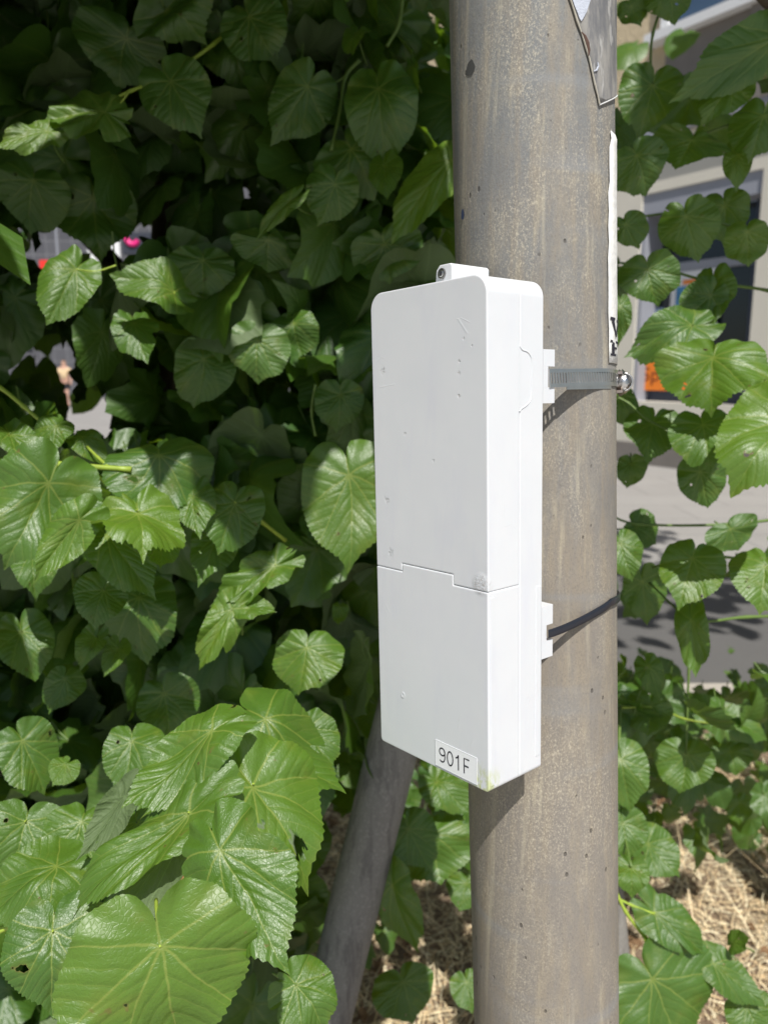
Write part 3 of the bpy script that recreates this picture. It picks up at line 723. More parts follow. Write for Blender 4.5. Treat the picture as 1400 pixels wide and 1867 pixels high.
# ---- hose clamp
hs = sd(1003, 687)
pts, L, A, a0, n1 = strap_path(BD+.0056, -.0002, hs, PR+.0009, 0)
def SP(q, dt=0): return W(A + pe1*q[0] + pe2*q[1] + pdn*dt)
cl = root('hose_clamp', SP(sample(pts, L, L[n1]), .0), 'slotted steel hose clamp round the pole holding the top of the white box', 'clamp')
BHh = .0118
def slotted(path, LL, s0, s1, mat, name, par, per=.0031, slotw=.48, rows=((-.5, -.26), (.27, .5)), off=0.0, h=BHh, slope=lambda s: 0.0, slots=True):
    mb = MB(); V = []; F = []
    def pt(s, y): return SP(sample(path, LL, s)*(1+off/ PR), y*h + slope(s))
    slant = .0011
    def quad(sa, sb, ya, yb):
        k = len(V); V.extend([pt(sa+slant*ya, ya), pt(sb+slant*ya, ya), pt(sb+slant*yb, yb), pt(sa+slant*yb, yb)]); F.append((k, k+1, k+2, k+3))
    s = s0
    while s < s1-1e-6:
        e = min(s+per, s1); m_ = s+(e-s)*(1-slotw) if slots else e
        for a, b_ in ((s, m_), (m_, e)):
            if b_-a < 1e-7: continue
            quad(a, b_, -.5, -.29); quad(a, b_, .29, .5)
        quad(s, m_, -.29, .29)
        s = e
    o = mesh(name, V, F, mat, par)
    bm = bmesh.new(); bm.from_mesh(o.data); bmesh.ops.remove_doubles(bm, verts=bm.verts, dist=1e-6); bmesh.ops.recalc_face_normals(bm, faces=bm.faces); bm.to_mesh(o.data); bm.free()
    solid(o, .0006); return o
slotted(pts, L, 0, L[-1], M_METAL, 'band', cl, slope=lambda s: -.0022*min(1, s/L[n1]))
# loose tail lying just under the band, running back from the housing
hz = L[n1]+.010
slotted(pts, L, .019, hz, M_METAL, 'tail', cl, slots=False, off=-.0006, slope=lambda s: .0003+ .0017*max(0, (hz-s)/hz), h=.0108)
# screw housing at the right limb of the pole
ah = 1.50
def HP(phi, t, r): return W(A + (pe1*sin(phi)+pe2*cos(phi))*r + pdn*t)
hr = PR+.0070; 
def hcyl(rad, th0, th1, n=20, seg=6, hr_=hr, squash=1.0):
    mb = MB(); V = []
    for k in range(seg+1):
        ph = th0+(th1-th0)*k/seg
        for i in range(n):
            a = 2*pi*i/n; V.append(HP(ph, rad*sin(a), hr_+rad*squash*cos(a)))
    F = [(k*n+i, k*n+(i+1) % n, (k+1)*n+(i+1) % n, (k+1)*n+i) for k in range(seg) for i in range(n)]+[tuple(range(n)), tuple(seg*n+i for i in range(n))]
    return mb.add(V, F)
mb = MB(); V = []; NA_, NB_ = 28, 18
for i in range(NA_):
    a = 2*pi*i/NA_
    for j in range(NB_+1):
        q = pi*j/NB_; rr_ = 1+.16*sin(a*5+q*3)*sin(q*9)+.10*sin(a*11+q*13)
        V.append(HP(ah+.14*cos(q)*1.1,   .0086*sin(q)*sin(a)*rr_, PR+.0052+.0062*sin(q)*cos(a)*rr_))
mb.add(V, [(i*(NB_+1)+j, ((i+1) % NA_)*(NB_+1)+j, ((i+1) % NA_)*(NB_+1)+j+1, i*(NB_+1)+j+1) for i in range(NA_) for j in range(NB_)])
hou = mb.build('screw_housing', M_METAL, cl, smooth=True)
for tt_ in (-.0068, .0068):
    bevel(hcyl(.0016, ah-.13, ah+.13, 10, 6, PR+.0030).build('clip', M_METALD, cl), .0004) if tt_ < -1 else MB().tube([HP(p_, tt_, PR+.0042) for p_ in (ah-.12, ah, ah+.12)], .0013, 8).build('clip', M_METALD, cl, smooth=True)
mb = MB()
for t0_, t1_ in ((-.0078, -.0058), (.0058, .0078)):
    V = [HP(ph, t, r) for ph in (ah-.16, ah+.20) for t in (t0_, t1_) for r in (PR+.0004, PR+.0046)]
    mb.add(V, [(0, 1, 3, 2), (4, 6, 7, 5), (0, 4, 5, 1), (2, 3, 7, 6), (0, 2, 6, 4), (1, 5, 7, 3)])
mb.build('saddle', simple('warm_steel', (.60, .47, .40), .3, 1.0, 150, .3, .3, .0004), cl)
for k in range(9):
    ph = ah-.12+k*.03
    MB().tube([HP(ph+.006*sin(a), .0066*sin(a), PR+.0052+.0066*cos(a)) for a in np.linspace(-1.5, 1.5, 14)], .0006, 6).build('thread_ridge', M_METALD if k % 2 else M_METAL, hou, smooth=True)
# ---- cable tie
hs2 = sd(1003, 1152)
pts, L, A, a0, n1 = strap_path(BD+.0062, -.0004, hs2, PR+.0010, 0)
ct = root('cable_tie', SP(sample(pts, L, L[n1])), 'dark navy plastic cable tie round the pole holding the bottom of the white box', 'cable tie')
tieH = .0060; sm = L[n1]+.012
def slope(s):
    q = min(1, max(0, s/sm))
    return -.0108*q**1.6*(1 - .6*max(0, (s-sm)/(L[-1]-sm)))
V = []; prof = [(-.5, 0), (-.42, .0010), (-.2, .0013), (.2, .0013), (.42, .0010), (.5, 0)]
ss = np.linspace(0, L[-1], 240)
for s in ss:
    q = sample(pts, L, s); nn = q/np.linalg.norm(q)
    for y, o_ in prof: V.append(SP(q+nn*o_, y*tieH+slope(s)))
n = len(prof)
F = [(i*n+j, i*n+j+1, (i+1)*n+j+1, (i+1)*n+j) for i in range(len(ss)-1) for j in range(n-1)]+[(i*n, (i+1)*n, (i+1)*n+n-1, i*n+n-1) for i in range(len(ss)-1)]
o = mesh('strip', V, F, M_TIE, ct, smooth=False)
q = sample(pts, L, L[-1]*.55); nn = q/np.linalg.norm(q); tt = np.array([nn[1], -nn[0]])
mb = MB(); Vh = [SP(q+nn*a+tt*b_, c_+slope(L[-1]*.55)) for c_ in (-.005, .005) for b_ in (-.005, .005) for a in (.0002, .006)]
mb.add(Vh, [(0, 1, 3, 2), (4, 6, 7, 5), (0, 4, 5, 1), (2, 3, 7, 6), (0, 2, 6, 4), (1, 5, 7, 3)]); bevel(mb.build('head', M_TIE, ct), .001)

# ================================================================= grey support posts behind
def post(pa, pb, r, label, grp):
    a, b_ = np.array(pa), np.array(pb); d = (b_-a)/np.linalg.norm(b_-a)
    g0 = b_ + d*((-.1-b_[2])/d[2]) if d[2] < -.05 else b_
    r_ = root('support_post', (g0[0], g0[1], 0), label, 'post', grp)
    mb = MB().tube([a+(g0-a)*i/30 for i in range(31)], [r*(1+.012*sin(i*1.7)) for i in range(31)], 40); mb.build('shaft', M_POST, r_, smooth=True)
    MB().tube([a+d*.001-d*.03, a+d*.03], r*1.06, 40).build('end_cap', M_POST, r_, smooth=False)
d1 = 1.10
q1 = P(707, 1400, d1); q2 = P(597, 1850, d1*1.02); up_ = q1+(q1-q2)*1.1
post(up_, q2, 48/FPX*d1*.97, 'thick dark grey post leaning behind the lower left of the white box', None)
q1 = P(1085, 1600, 1.25); q2 = P(1113, 1867, 1.28); up_ = q1+(q1-q2)*1.6
post(up_, q2, 47/FPX*1.25, 'grey post mostly hidden behind the foot of the weathered pole', None)

# ================================================================= LEAVES
PHI_C = np.radians([0, 3, 8, 16, 30, 50, 70, 90, 110, 130, 150, 165, 175, 180])
R_C = np.array([1.0, .925, .865, .83, .79, .73, .67, .62, .565, .515, .46, .39, .27, .17])
def leaf_geo(nphi=72, nr=7, seed=0, teeth=.045, lobe=.022, fold=.12, cup=.18, tip=.35, rip=.03, roll=0.0, holes=(), nteeth=26, bite=0, twist=None, bend=None):
    g_ = np.random.default_rng(seed)
    ph = np.linspace(-pi, pi, nphi+1)
    ap = np.abs(ph); r = np.interp(ap, PHI_C, R_C)
    s1, s2, s3, s4 = g_.uniform(0, 6.28, 4)
    r = r*np.interp(ap, PHI_C, 1+np.cumsum(g_.normal(0, .018, len(PHI_C)))-.0)
    r = r*(1+.05*g_.normal()*np.sin(ph))*(1+.04*g_.normal()*np.cos(2*ph))
    r = r*(1+lobe*np.cos(ph*5+s1)*(ap > .3)+lobe*.6*np.sin(ph*9+s2)*(ap > .3)+g_.normal(0, .03)*np.sin(ph))
    tp_ = (ap*nteeth/pi + .15*np.sin(ph*7+s3)) % 1.0
    r = r*(1+teeth*(np.where(tp_ < .7, tp_/.7, (1-tp_)/.3)-.5)*np.clip(1.2-ap/pi, .3, 1)*(ap > .07))
    if bite:
        for _ in range(bite):
            c = g_.uniform(.4, 2.7)*g_.choice([-1, 1]); wd = g_.uniform(.06, .16); r = r*(1-g_.uniform(.12, .35)*np.exp(-((ph-c)/wd)**2))
    rho = (np.arange(1, nr+1)/nr)**.85
    X = np.outer(rho, r*np.sin(ph)); Y = np.outer(rho, r*np.cos(ph)); RH = np.outer(rho, np.ones_like(ph))
    R2 = np.sqrt(X**2+Y**2)
    Z = fold*np.abs(X) - cup*(X**2*1.3+ .5*Y**2) - tip*np.clip(Y-.35, 0, None)**2
    Z += rip*RH**2*np.sin(ph*g_.integers(5, 9)+s4)[None, :] + rip*.5*RH**3*np.sin(ph*13+s1)[None, :]
    Z += .018*np.sin(X*9+s2)*np.sin(Y*8+s3)
    V = np.stack([X.ravel(), Y.ravel(), Z.ravel()], 1); V = np.vstack([[0, 0, 0], V])
    tw = g_.normal(0, .35) if twist is None else twist
    bd = g_.normal(0, .12) if bend is None else bend
    V[:, 2] += tw*V[:, 0]*V[:, 1]; V[:, 0] += bd*V[:, 1]**2
    V[:, 2] += g_.normal(0, .05)*np.sin(V[:, 0]*5+s2) + g_.normal(0, .05)*np.sin(V[:, 1]*6+s1)
    # roll the edges
    if roll:
        a = roll*V[:, 0]; V[:, 2] += -np.sign(roll)*0 + roll*V[:, 0]**2*1.2; V[:, 0] *= (1-.25*abs(roll)*np.abs(V[:, 0]))
    UV = np.stack([(np.concatenate([[0], X.ravel()])+1)/2, (np.concatenate([[0], Y.ravel()])+1)/2], 1)
    N = nphi+1; F = []
    for j in range(nphi): F.append((0, 1+j+1, 1+j))
    for i in range(nr-1):
        for j in range(nphi):
            a = 1+i*N+j; F.append((a, a+1, a+1+N, a+N))
    if holes:
        F2 = []
        XY = np.stack([np.concatenate([[0], X.ravel()]), np.concatenate([[0], Y.ravel()])], 1)
        for f in F:
            c = XY[list(f)].mean(0)
            if any(((c[0]-hx)/hw)**2+((c[1]-hy)/hh_)**2 < 1+.5*sin(9*c[0]*10+c[1]*37) for hx, hy, hw, hh_ in holes): continue
            F2.append(f)
        F = F2
    return V, F, UV
def place(V, basep, tipp, nrm, wid):
    Yv = tipp-basep; Ln = np.linalg.norm(Yv); Yv = Yv/Ln
    Z = nrm - Yv*nrm.dot(Yv); Z /= np.linalg.norm(Z); X = np.cross(Yv, Z)
    sx = wid/1.18; sz = (Ln+sx)/2
    return basep + np.outer(V[:, 0]*sx, X) + np.outer(V[:, 1]*Ln, Yv) + np.outer(V[:, 2]*sz, Z)
def np_mesh(name, V, F, UV, tint, mat, parent, smooth=True, kind=None, label=None):
    """F: list of arrays of (k, n) index blocks of equal n"""
    me = bpy.data.meshes.new(name); Lc = LOC[parent]
    V = V - Lc
    nl = sum(b.size for b in F); npoly = sum(len(b) for b in F)
    me.vertices.add(len(V)); me.vertices.foreach_set('co', V.astype(np.float32).ravel())
    me.loops.add(nl); me.polygons.add(npoly)
    li = np.concatenate([b.ravel() for b in F]).astype(np.int32)
    tot = np.concatenate([np.full(len(b), b.shape[1]) for b in F]).astype(np.int32)
    st = np.concatenate([[0], np.cumsum(tot)[:-1]]).astype(np.int32)
    me.loops.foreach_set('vertex_index', li); me.polygons.foreach_set('loop_start', st); me.polygons.foreach_set('loop_total', tot)
    me.polygons.foreach_set('use_smooth', np.full(npoly, smooth))
    if UV is not None:
        uvl = me.uv_layers.new(name='UVMap'); uvl.data.foreach_set('uv', UV[li].astype(np.float32).ravel())
    at = me.attributes.new('tint', 'FLOAT', 'POINT'); at.data.foreach_set('value', np.asarray(tint, np.float32))
    me.update(calc_edges=True); me.materials.append(mat)
    o = bpy.data.objects.new(name, me); COL.objects.link(o); o.parent = parent; LOC[o] = Lc
    if kind: o['kind'] = kind
    if label: o['label'] = label
    return o
UPW = np.array([0, 0, 1.0])
TREE_L = root('linden_tree', (-.55, 1.75, 0), 'dense linden tree with broad green leaves filling the left of the picture', 'tree')
TREE_R = root('linden_tree', (1.15, 1.9, 0), 'looser linden tree with gaps in its leaves to the right of the weathered pole', 'tree')
SPROUT = root('linden_sapling', (.75, 1.45, 0), 'low linden sapling with yellow green stems over the dry straw, lower right', 'sapling')
SHOOT = root('linden_sapling', (.12, 1.75, 0), 'low leafy linden shoot between the leaning grey post and the weathered pole', 'sapling')
lit_lines = []          # sunlit leaves: keep the added canopy off their light
NLEAF = 0
LIT = []
def hero(par, b, t, wpx, depth, dz=0.0, up=.45, rollx=0.0, tint=.5, lit=True, seed=None, hi=False, pet=None, under=False, **kw):
    """b,t = photo pixels of the leaf base and tip; depth in metres; dz = how much nearer the tip is"""
    global NLEAF
    NLEAF += 1
    seed = seed if seed is not None else NLEAF*13+5
    if par is TREE_R and not lit: wpx *= .88
    B = P(*b, depth); T = P(*t, depth-dz)
    view = CAM-B; view /= np.linalg.norm(view)
    nrm = view + UPW*up
    if under: nrm = -nrm
    ax = (T-B)/np.linalg.norm(T-B)
    if rollx: nrm = np.array(Matrix.Rotation(rollx, 3, Vector(ax)) @ Vector(nrm))
    hi_ = dict(nphi=260, nr=20) if hi else dict(nphi=140, nr=9)
    if 'lobe' in kw: kw['lobe'] = kw['lobe']*.6
    V, F, UV = leaf_geo(seed=seed, **{**hi_, **dict(nteeth=38 if hi else 28)}, **kw)
    Vw = place(V, B, T, nrm, wpx*depth/FPX)
    tri = np.array([f for f in F if len(f) == 3]).reshape(-1, 3); qd = np.array([f for f in F if len(f) == 4]).reshape(-1, 4)
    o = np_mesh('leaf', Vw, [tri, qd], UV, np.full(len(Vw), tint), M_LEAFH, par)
    # petiole
    N = nrm - ax*nrm.dot(ax); N /= np.linalg.norm(N)
    pl_ = .035+.02*((seed*7) % 10)/10
    if pet: e = P(*pet, depth+(.055 if hi else .015))
    else: e = B - ax*pl_*.35 - N*pl_*.95 if not under else B - ax*pl_*.4 + N*pl_*.9
    mid = (B+e)/2 - N*.006
    MB().tube(spline([B+N*.0008, mid, e], 5), [.0007]*3+[.0009]*4+[.0012]*4, 6).build('petiole', M_TWIG if (lit and pet) else M_TWIGD, o, smooth=True)
    if lit: LIT.append((B+T)/2)
    return o
# --- large near leaves, lower left
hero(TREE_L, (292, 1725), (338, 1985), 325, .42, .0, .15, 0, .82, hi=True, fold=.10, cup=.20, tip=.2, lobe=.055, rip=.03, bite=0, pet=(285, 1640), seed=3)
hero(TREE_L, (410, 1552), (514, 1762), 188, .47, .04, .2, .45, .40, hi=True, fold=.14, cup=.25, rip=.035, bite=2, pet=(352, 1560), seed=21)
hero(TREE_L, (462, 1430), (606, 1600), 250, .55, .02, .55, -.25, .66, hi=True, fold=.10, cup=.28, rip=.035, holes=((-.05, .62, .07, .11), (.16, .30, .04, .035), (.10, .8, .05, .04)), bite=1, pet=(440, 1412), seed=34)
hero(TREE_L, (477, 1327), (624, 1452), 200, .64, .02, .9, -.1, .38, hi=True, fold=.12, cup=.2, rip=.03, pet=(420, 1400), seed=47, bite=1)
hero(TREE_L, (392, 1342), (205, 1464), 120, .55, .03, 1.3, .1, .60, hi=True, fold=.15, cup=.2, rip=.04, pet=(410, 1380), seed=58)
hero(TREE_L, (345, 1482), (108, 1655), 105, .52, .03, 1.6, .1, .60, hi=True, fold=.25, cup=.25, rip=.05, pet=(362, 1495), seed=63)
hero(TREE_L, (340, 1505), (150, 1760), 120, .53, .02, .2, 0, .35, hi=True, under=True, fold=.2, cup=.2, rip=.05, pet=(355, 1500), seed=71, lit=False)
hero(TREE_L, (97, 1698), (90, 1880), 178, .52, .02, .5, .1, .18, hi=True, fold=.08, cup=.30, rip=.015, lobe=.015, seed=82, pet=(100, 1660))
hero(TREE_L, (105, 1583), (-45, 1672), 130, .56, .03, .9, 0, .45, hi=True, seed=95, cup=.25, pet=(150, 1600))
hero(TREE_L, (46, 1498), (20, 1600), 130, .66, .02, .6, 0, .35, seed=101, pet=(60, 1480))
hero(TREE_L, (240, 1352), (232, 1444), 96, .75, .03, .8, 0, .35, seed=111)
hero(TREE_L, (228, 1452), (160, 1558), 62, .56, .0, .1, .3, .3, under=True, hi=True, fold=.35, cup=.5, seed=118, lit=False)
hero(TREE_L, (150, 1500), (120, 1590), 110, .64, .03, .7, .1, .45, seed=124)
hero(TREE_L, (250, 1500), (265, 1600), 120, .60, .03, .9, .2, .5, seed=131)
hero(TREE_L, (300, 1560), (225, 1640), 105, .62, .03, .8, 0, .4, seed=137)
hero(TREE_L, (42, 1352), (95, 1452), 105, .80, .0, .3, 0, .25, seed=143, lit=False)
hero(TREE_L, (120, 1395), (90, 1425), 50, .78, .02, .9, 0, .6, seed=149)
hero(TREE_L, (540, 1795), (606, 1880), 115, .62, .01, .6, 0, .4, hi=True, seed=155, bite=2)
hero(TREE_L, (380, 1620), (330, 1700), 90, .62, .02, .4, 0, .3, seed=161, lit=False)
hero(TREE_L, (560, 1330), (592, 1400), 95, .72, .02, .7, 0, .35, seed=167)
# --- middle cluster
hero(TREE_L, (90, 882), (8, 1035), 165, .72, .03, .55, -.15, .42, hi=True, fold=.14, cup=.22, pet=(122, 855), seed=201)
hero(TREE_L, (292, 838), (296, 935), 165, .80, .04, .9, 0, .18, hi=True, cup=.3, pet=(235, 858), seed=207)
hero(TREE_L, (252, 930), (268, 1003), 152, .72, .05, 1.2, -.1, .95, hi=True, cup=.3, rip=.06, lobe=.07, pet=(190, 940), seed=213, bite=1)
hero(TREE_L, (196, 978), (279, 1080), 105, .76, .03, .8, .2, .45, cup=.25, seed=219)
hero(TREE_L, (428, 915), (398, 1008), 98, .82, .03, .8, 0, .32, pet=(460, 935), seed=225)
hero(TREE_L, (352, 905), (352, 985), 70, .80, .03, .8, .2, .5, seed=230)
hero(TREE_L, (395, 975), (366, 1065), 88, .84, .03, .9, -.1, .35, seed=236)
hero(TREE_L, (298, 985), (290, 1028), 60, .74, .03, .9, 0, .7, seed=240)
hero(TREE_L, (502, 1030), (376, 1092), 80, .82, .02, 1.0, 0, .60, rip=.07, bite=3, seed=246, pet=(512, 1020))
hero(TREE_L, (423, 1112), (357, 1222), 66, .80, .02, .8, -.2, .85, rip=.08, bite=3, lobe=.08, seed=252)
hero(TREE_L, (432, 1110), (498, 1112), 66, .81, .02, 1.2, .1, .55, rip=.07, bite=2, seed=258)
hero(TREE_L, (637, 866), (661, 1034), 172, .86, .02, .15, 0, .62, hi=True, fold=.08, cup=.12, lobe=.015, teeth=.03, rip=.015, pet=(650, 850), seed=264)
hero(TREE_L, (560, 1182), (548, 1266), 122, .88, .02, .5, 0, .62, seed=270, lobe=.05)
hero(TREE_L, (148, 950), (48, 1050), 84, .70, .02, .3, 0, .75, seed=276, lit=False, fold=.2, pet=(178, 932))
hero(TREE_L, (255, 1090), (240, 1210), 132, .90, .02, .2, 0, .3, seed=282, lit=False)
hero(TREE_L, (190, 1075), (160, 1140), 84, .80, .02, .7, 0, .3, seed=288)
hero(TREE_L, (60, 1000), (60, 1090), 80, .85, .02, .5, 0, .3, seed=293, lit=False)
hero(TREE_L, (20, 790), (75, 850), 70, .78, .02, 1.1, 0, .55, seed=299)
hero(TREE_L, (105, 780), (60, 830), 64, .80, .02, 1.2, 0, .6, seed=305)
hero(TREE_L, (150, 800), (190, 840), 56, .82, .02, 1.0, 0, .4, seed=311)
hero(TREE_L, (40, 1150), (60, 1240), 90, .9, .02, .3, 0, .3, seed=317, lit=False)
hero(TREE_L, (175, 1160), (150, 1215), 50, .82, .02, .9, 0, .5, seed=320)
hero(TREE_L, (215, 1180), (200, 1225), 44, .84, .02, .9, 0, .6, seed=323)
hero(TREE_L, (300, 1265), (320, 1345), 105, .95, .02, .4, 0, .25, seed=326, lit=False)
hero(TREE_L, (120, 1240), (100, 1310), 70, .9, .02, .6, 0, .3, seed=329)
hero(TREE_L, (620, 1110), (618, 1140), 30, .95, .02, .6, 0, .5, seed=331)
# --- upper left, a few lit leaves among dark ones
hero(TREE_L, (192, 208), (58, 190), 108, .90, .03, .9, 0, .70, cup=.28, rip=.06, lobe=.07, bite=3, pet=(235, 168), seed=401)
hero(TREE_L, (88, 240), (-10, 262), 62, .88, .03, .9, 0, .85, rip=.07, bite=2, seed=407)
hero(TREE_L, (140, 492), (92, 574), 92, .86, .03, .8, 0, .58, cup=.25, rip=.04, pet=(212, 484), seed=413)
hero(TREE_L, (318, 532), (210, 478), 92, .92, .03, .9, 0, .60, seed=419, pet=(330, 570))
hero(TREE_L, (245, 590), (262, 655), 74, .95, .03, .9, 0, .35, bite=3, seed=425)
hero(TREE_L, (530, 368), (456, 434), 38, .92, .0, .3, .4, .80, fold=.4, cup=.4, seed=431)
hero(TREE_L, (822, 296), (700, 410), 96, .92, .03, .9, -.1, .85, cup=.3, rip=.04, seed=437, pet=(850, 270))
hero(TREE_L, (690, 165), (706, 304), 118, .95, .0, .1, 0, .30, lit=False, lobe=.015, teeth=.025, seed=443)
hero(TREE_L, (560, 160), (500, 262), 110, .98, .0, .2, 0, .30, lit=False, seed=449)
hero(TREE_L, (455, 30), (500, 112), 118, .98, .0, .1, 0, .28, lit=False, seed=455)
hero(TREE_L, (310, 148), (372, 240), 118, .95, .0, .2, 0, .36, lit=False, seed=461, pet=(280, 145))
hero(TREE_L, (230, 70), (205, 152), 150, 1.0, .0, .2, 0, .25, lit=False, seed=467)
hero(TREE_L, (300, 10), (350, 82), 140, .97, .0, .3, 0, .34, lit=False, seed=473)
hero(TREE_L, (420, 60), (450, 158), 120, 1.02, .0, .1, 0, .38, lit=False, seed=479)
hero(TREE_L, (640, 275), (690, 350), 140, .98, .0, .6, 0, .28, lit=False, seed=485)
hero(TREE_L, (610, 335), (590, 415), 94, .95, .0, .4, 0, .36, lit=False, seed=491)
hero(TREE_L, (372, 655), (374, 742), 98, 1.0, .0, .1, 0, .42, lit=False, seed=497)
hero(TREE_L, (470, 620), (458, 700), 100, 1.0, .0, .1, 0, .40, lit=False, seed=503)
hero(TREE_L, (620, 720), (618, 790), 86, 1.0, .0, .1, 0, .34, lit=False, seed=509)
hero(TREE_L, (535, 590), (545, 650), 92, 1.02, .0, .1, 0, .36, lit=False, seed=515)
hero(TREE_L, (490, 440), (485, 495), 120, 1.0, .0, .2, 0, .30, lit=False, seed=521)
hero(TREE_L, (700, 445), (720, 520), 110, 1.02, .0, .2, 0, .28, lit=False, seed=527)
hero(TREE_L, (370, 475), (372, 545), 120, 1.0, .0, .2, 0, .34, lit=False, seed=533)
hero(TREE_L, (170, 360), (175, 470), 150, 1.05, .0, .1, 0, .35, lit=False, seed=539)
hero(TREE_L, (60, 330), (40, 420), 120, 1.0, .0, .1, 0, .35, lit=False, seed=545)
hero(TREE_L, (700, 300), (705, 345), 60, .95, .03, .9, .3, .45, seed=548)
hero(TREE_L, (650, 60), (640, 90), 50, .97, .03, .9, .3, .45, seed=551)
hero(TREE_L, (750, 120), (757, 170), 24, .97, .03, .9, .3, .45, seed=554)
# --- right tree
hero(TREE_R, (1300, 652), (1288, 748), 168, .90, .03, .6, .0, .70, hi=True, cup=.25, rip=.04, lobe=.05, pet=(1258, 610), seed=601)
hero(TREE_R, (1432, 755), (1345, 880), 165, .82, .03, .5, 0, .90, hi=True, fold=.1, seed=607)
hero(TREE_R, (1280, 776), (1300, 856), 114, .92, .03, .8, 0, .40, pet=(1250, 790), seed=613)
hero(TREE_R, (1275, 860), (1295, 930), 84, .98, .0, .3, 0, .28, lit=False, seed=619)
hero(TREE_R, (1262, 1018), (1236, 1102), 114, .92, .03, .6, 0, .62, lobe=.02, seed=625, pet=(1250, 1010))
hero(TREE_R, (1395, 1030), (1385, 1108), 100, .92, .03, .6, 0, .70, lobe=.02, seed=631)
hero(TREE_R, (1425, 65), (1235, 170), 120, .92, .0, .4, -.15, .32, lit=False, seed=637)
hero(TREE_R, (1330, 145), (1300, 232), 100, .95, .0, .1, 0, .72, lit=False, seed=643)
hero(TREE_R, (1190, 150), (1170, 250), 130, 1.0, .0, .2, 0, .28, lit=False, seed=649)
hero(TREE_R, (1150, 12), (1165, 50), 58, 1.02, .0, .2, 0, .28, lit=False, seed=655)
hero(TREE_R, (1220, -20), (1225, 45), 100, 1.0, .0, .2, 0, .5, lit=False, seed=658)
hero(TREE_R, (1260, 255), (1240, 300), 150, 1.0, .0, .4, 0, .32, lit=False, seed=661)
hero(TREE_R, (1390, 215), (1370, 300), 130, .97, .0, .3, 0, .36, lit=False, seed=664)
hero(TREE_R, (1160, 285), (1190, 350), 110, 1.0, .0, .3, 0, .25, lit=False, seed=667)
hero(TREE_R, (1345, 280), (1345, 352), 56, 1.0, .0, .1, 0, .75, lit=False, seed=670)
hero(TREE_R, (1250, 395), (1270, 478), 112, 1.0, .0, .1, 0, .60, lit=False, seed=673)
hero(TREE_R, (1362, 425), (1365, 486), 84, .98, .0, .1, 0, .85, lit=False, seed=679)
hero(TREE_R, (1320, 375), (1330, 440), 90, 1.05, .0, .3, 0, .45, lit=False, seed=682)
hero(TREE_R, (1140, 410), (1160, 460), 70, 1.0, .0, .1, 0, .35, lit=False, seed=685)
hero(TREE_R, (1180, 490), (1190, 560), 100, 1.0, .0, .2, 0, .28, lit=False, seed=691)
hero(TREE_R, (1295, 536), (1250, 590), 84, .98, .0, .3, 0, .28, lit=False, seed=697)
hero(TREE_R, (1262, 592), (1132, 632), 92, .94, .0, .5, 0, .30, lit=False, seed=703)
hero(TREE_R, (1300, 520), (1290, 610), 76, 1.0, .03, .7, .3, .50, seed=706)
hero(TREE_R, (1130, 560), (1130, 630), 50, 1.0, .0, .2, 0, .3, lit=False, seed=709)
hero(TREE_R, (1190, 770), (1170, 840), 100, 1.0, .03, .7, 0, .35, seed=715)
hero(TREE_R, (1130, 720), (1150, 780), 60, 1.02, .0, .3, 0, .28, lit=False, seed=718)
hero(TREE_R, (1150, 845), (1150, 890), 60, 1.05, .0, .3, 0, .3, lit=False, seed=721)
hero(TREE_R, (1130, 990), (1150, 1060), 70, 1.0, .02, .7, 0, .45, seed=724)
hero(TREE_R, (1160, 960), (1200, 990), 90, 1.1, .0, .8, 0, .25, lit=False, seed=727)
hero(TREE_R, (1330, 965), (1350, 1005), 110, 1.05, .0, .9, 0, .25, lit=False, seed=730)
hero(TREE_R, (1170, 1060), (1180, 1140), 84, 1.1, .0, .3, 0, .3, lit=False, seed=733)
hero(TREE_R, (1260, 1130), (1272, 1240), 50, 1.0, .02, .3, .3, .6, seed=736)
hero(TREE_R, (1385, 755), (1395, 800), 60, 1.0, .0, .3, 0, .5, lit=False, seed=739)
hero(TREE_R, (1395, 690), (1400, 740), 70, .92, .02, .7, 0, .7, seed=742)
# --- sapling low right
hero(SPROUT, (1187, 1784), (1262, 1935), 190, .98, .02, .5, 0, .30, hi=True, bite=2, pet=(1183, 1740), seed=801)
hero(SPROUT, (1194, 1664), (1298, 1752), 72, 1.0, .02, .8, .1, .30, hi=True, bite=2, pet=(1128, 1640), seed=807)
hero(SPROUT, (1298, 1758), (1405, 1832), 66, 1.0, .02, .8, 0, .32, pet=(1250, 1752), seed=813)
hero(SPROUT, (1335, 1720), (1358, 1706), 34, 1.0, .02, .6, 0, .5, seed=819)
hero(SPROUT, (1360, 1835), (1390, 1900), 90, 1.0, .02, .6, 0, .4, seed=825)
hero(SPROUT, (1130, 1385), (1150, 1480), 96, 1.05, .02, .6, 0, .45, seed=831)
hero(SPROUT, (1135, 1500), (1150, 1570), 80, 1.05, .02, .6, 0, .4, seed=837)
hero(SPROUT, (1180, 1540), (1245, 1600), 80, 1.15, .02, .8, 0, .35, seed=843)
hero(SPROUT, (1150, 1580), (1150, 1640), 66, 1.0, .02, .6, 0, .6, seed=846)
hero(SPROUT, (1180, 1215), (1205, 1275), 50, 1.1, .02, .6, 0, .55, seed=849)
hero(SPROUT, (1185, 1285), (1185, 1345), 70, 1.15, .02, .7, 0, .35, seed=855)
hero(SPROUT, (1250, 1375), (1250, 1450), 92, 1.2, .02, .6, 0, .45, seed=861)
hero(SPROUT, (1300, 1300), (1400, 1340), 70, 1.3, .02, 1.0, 0, .4, seed=867)
hero(SPROUT, (1330, 1370), (1340, 1410), 70, 1.4, .02, .8, 0, .4, seed=873)
hero(SPROUT, (1345, 1462), (1352, 1500), 44, 1.5, .02, .8, 0, .6, seed=879)
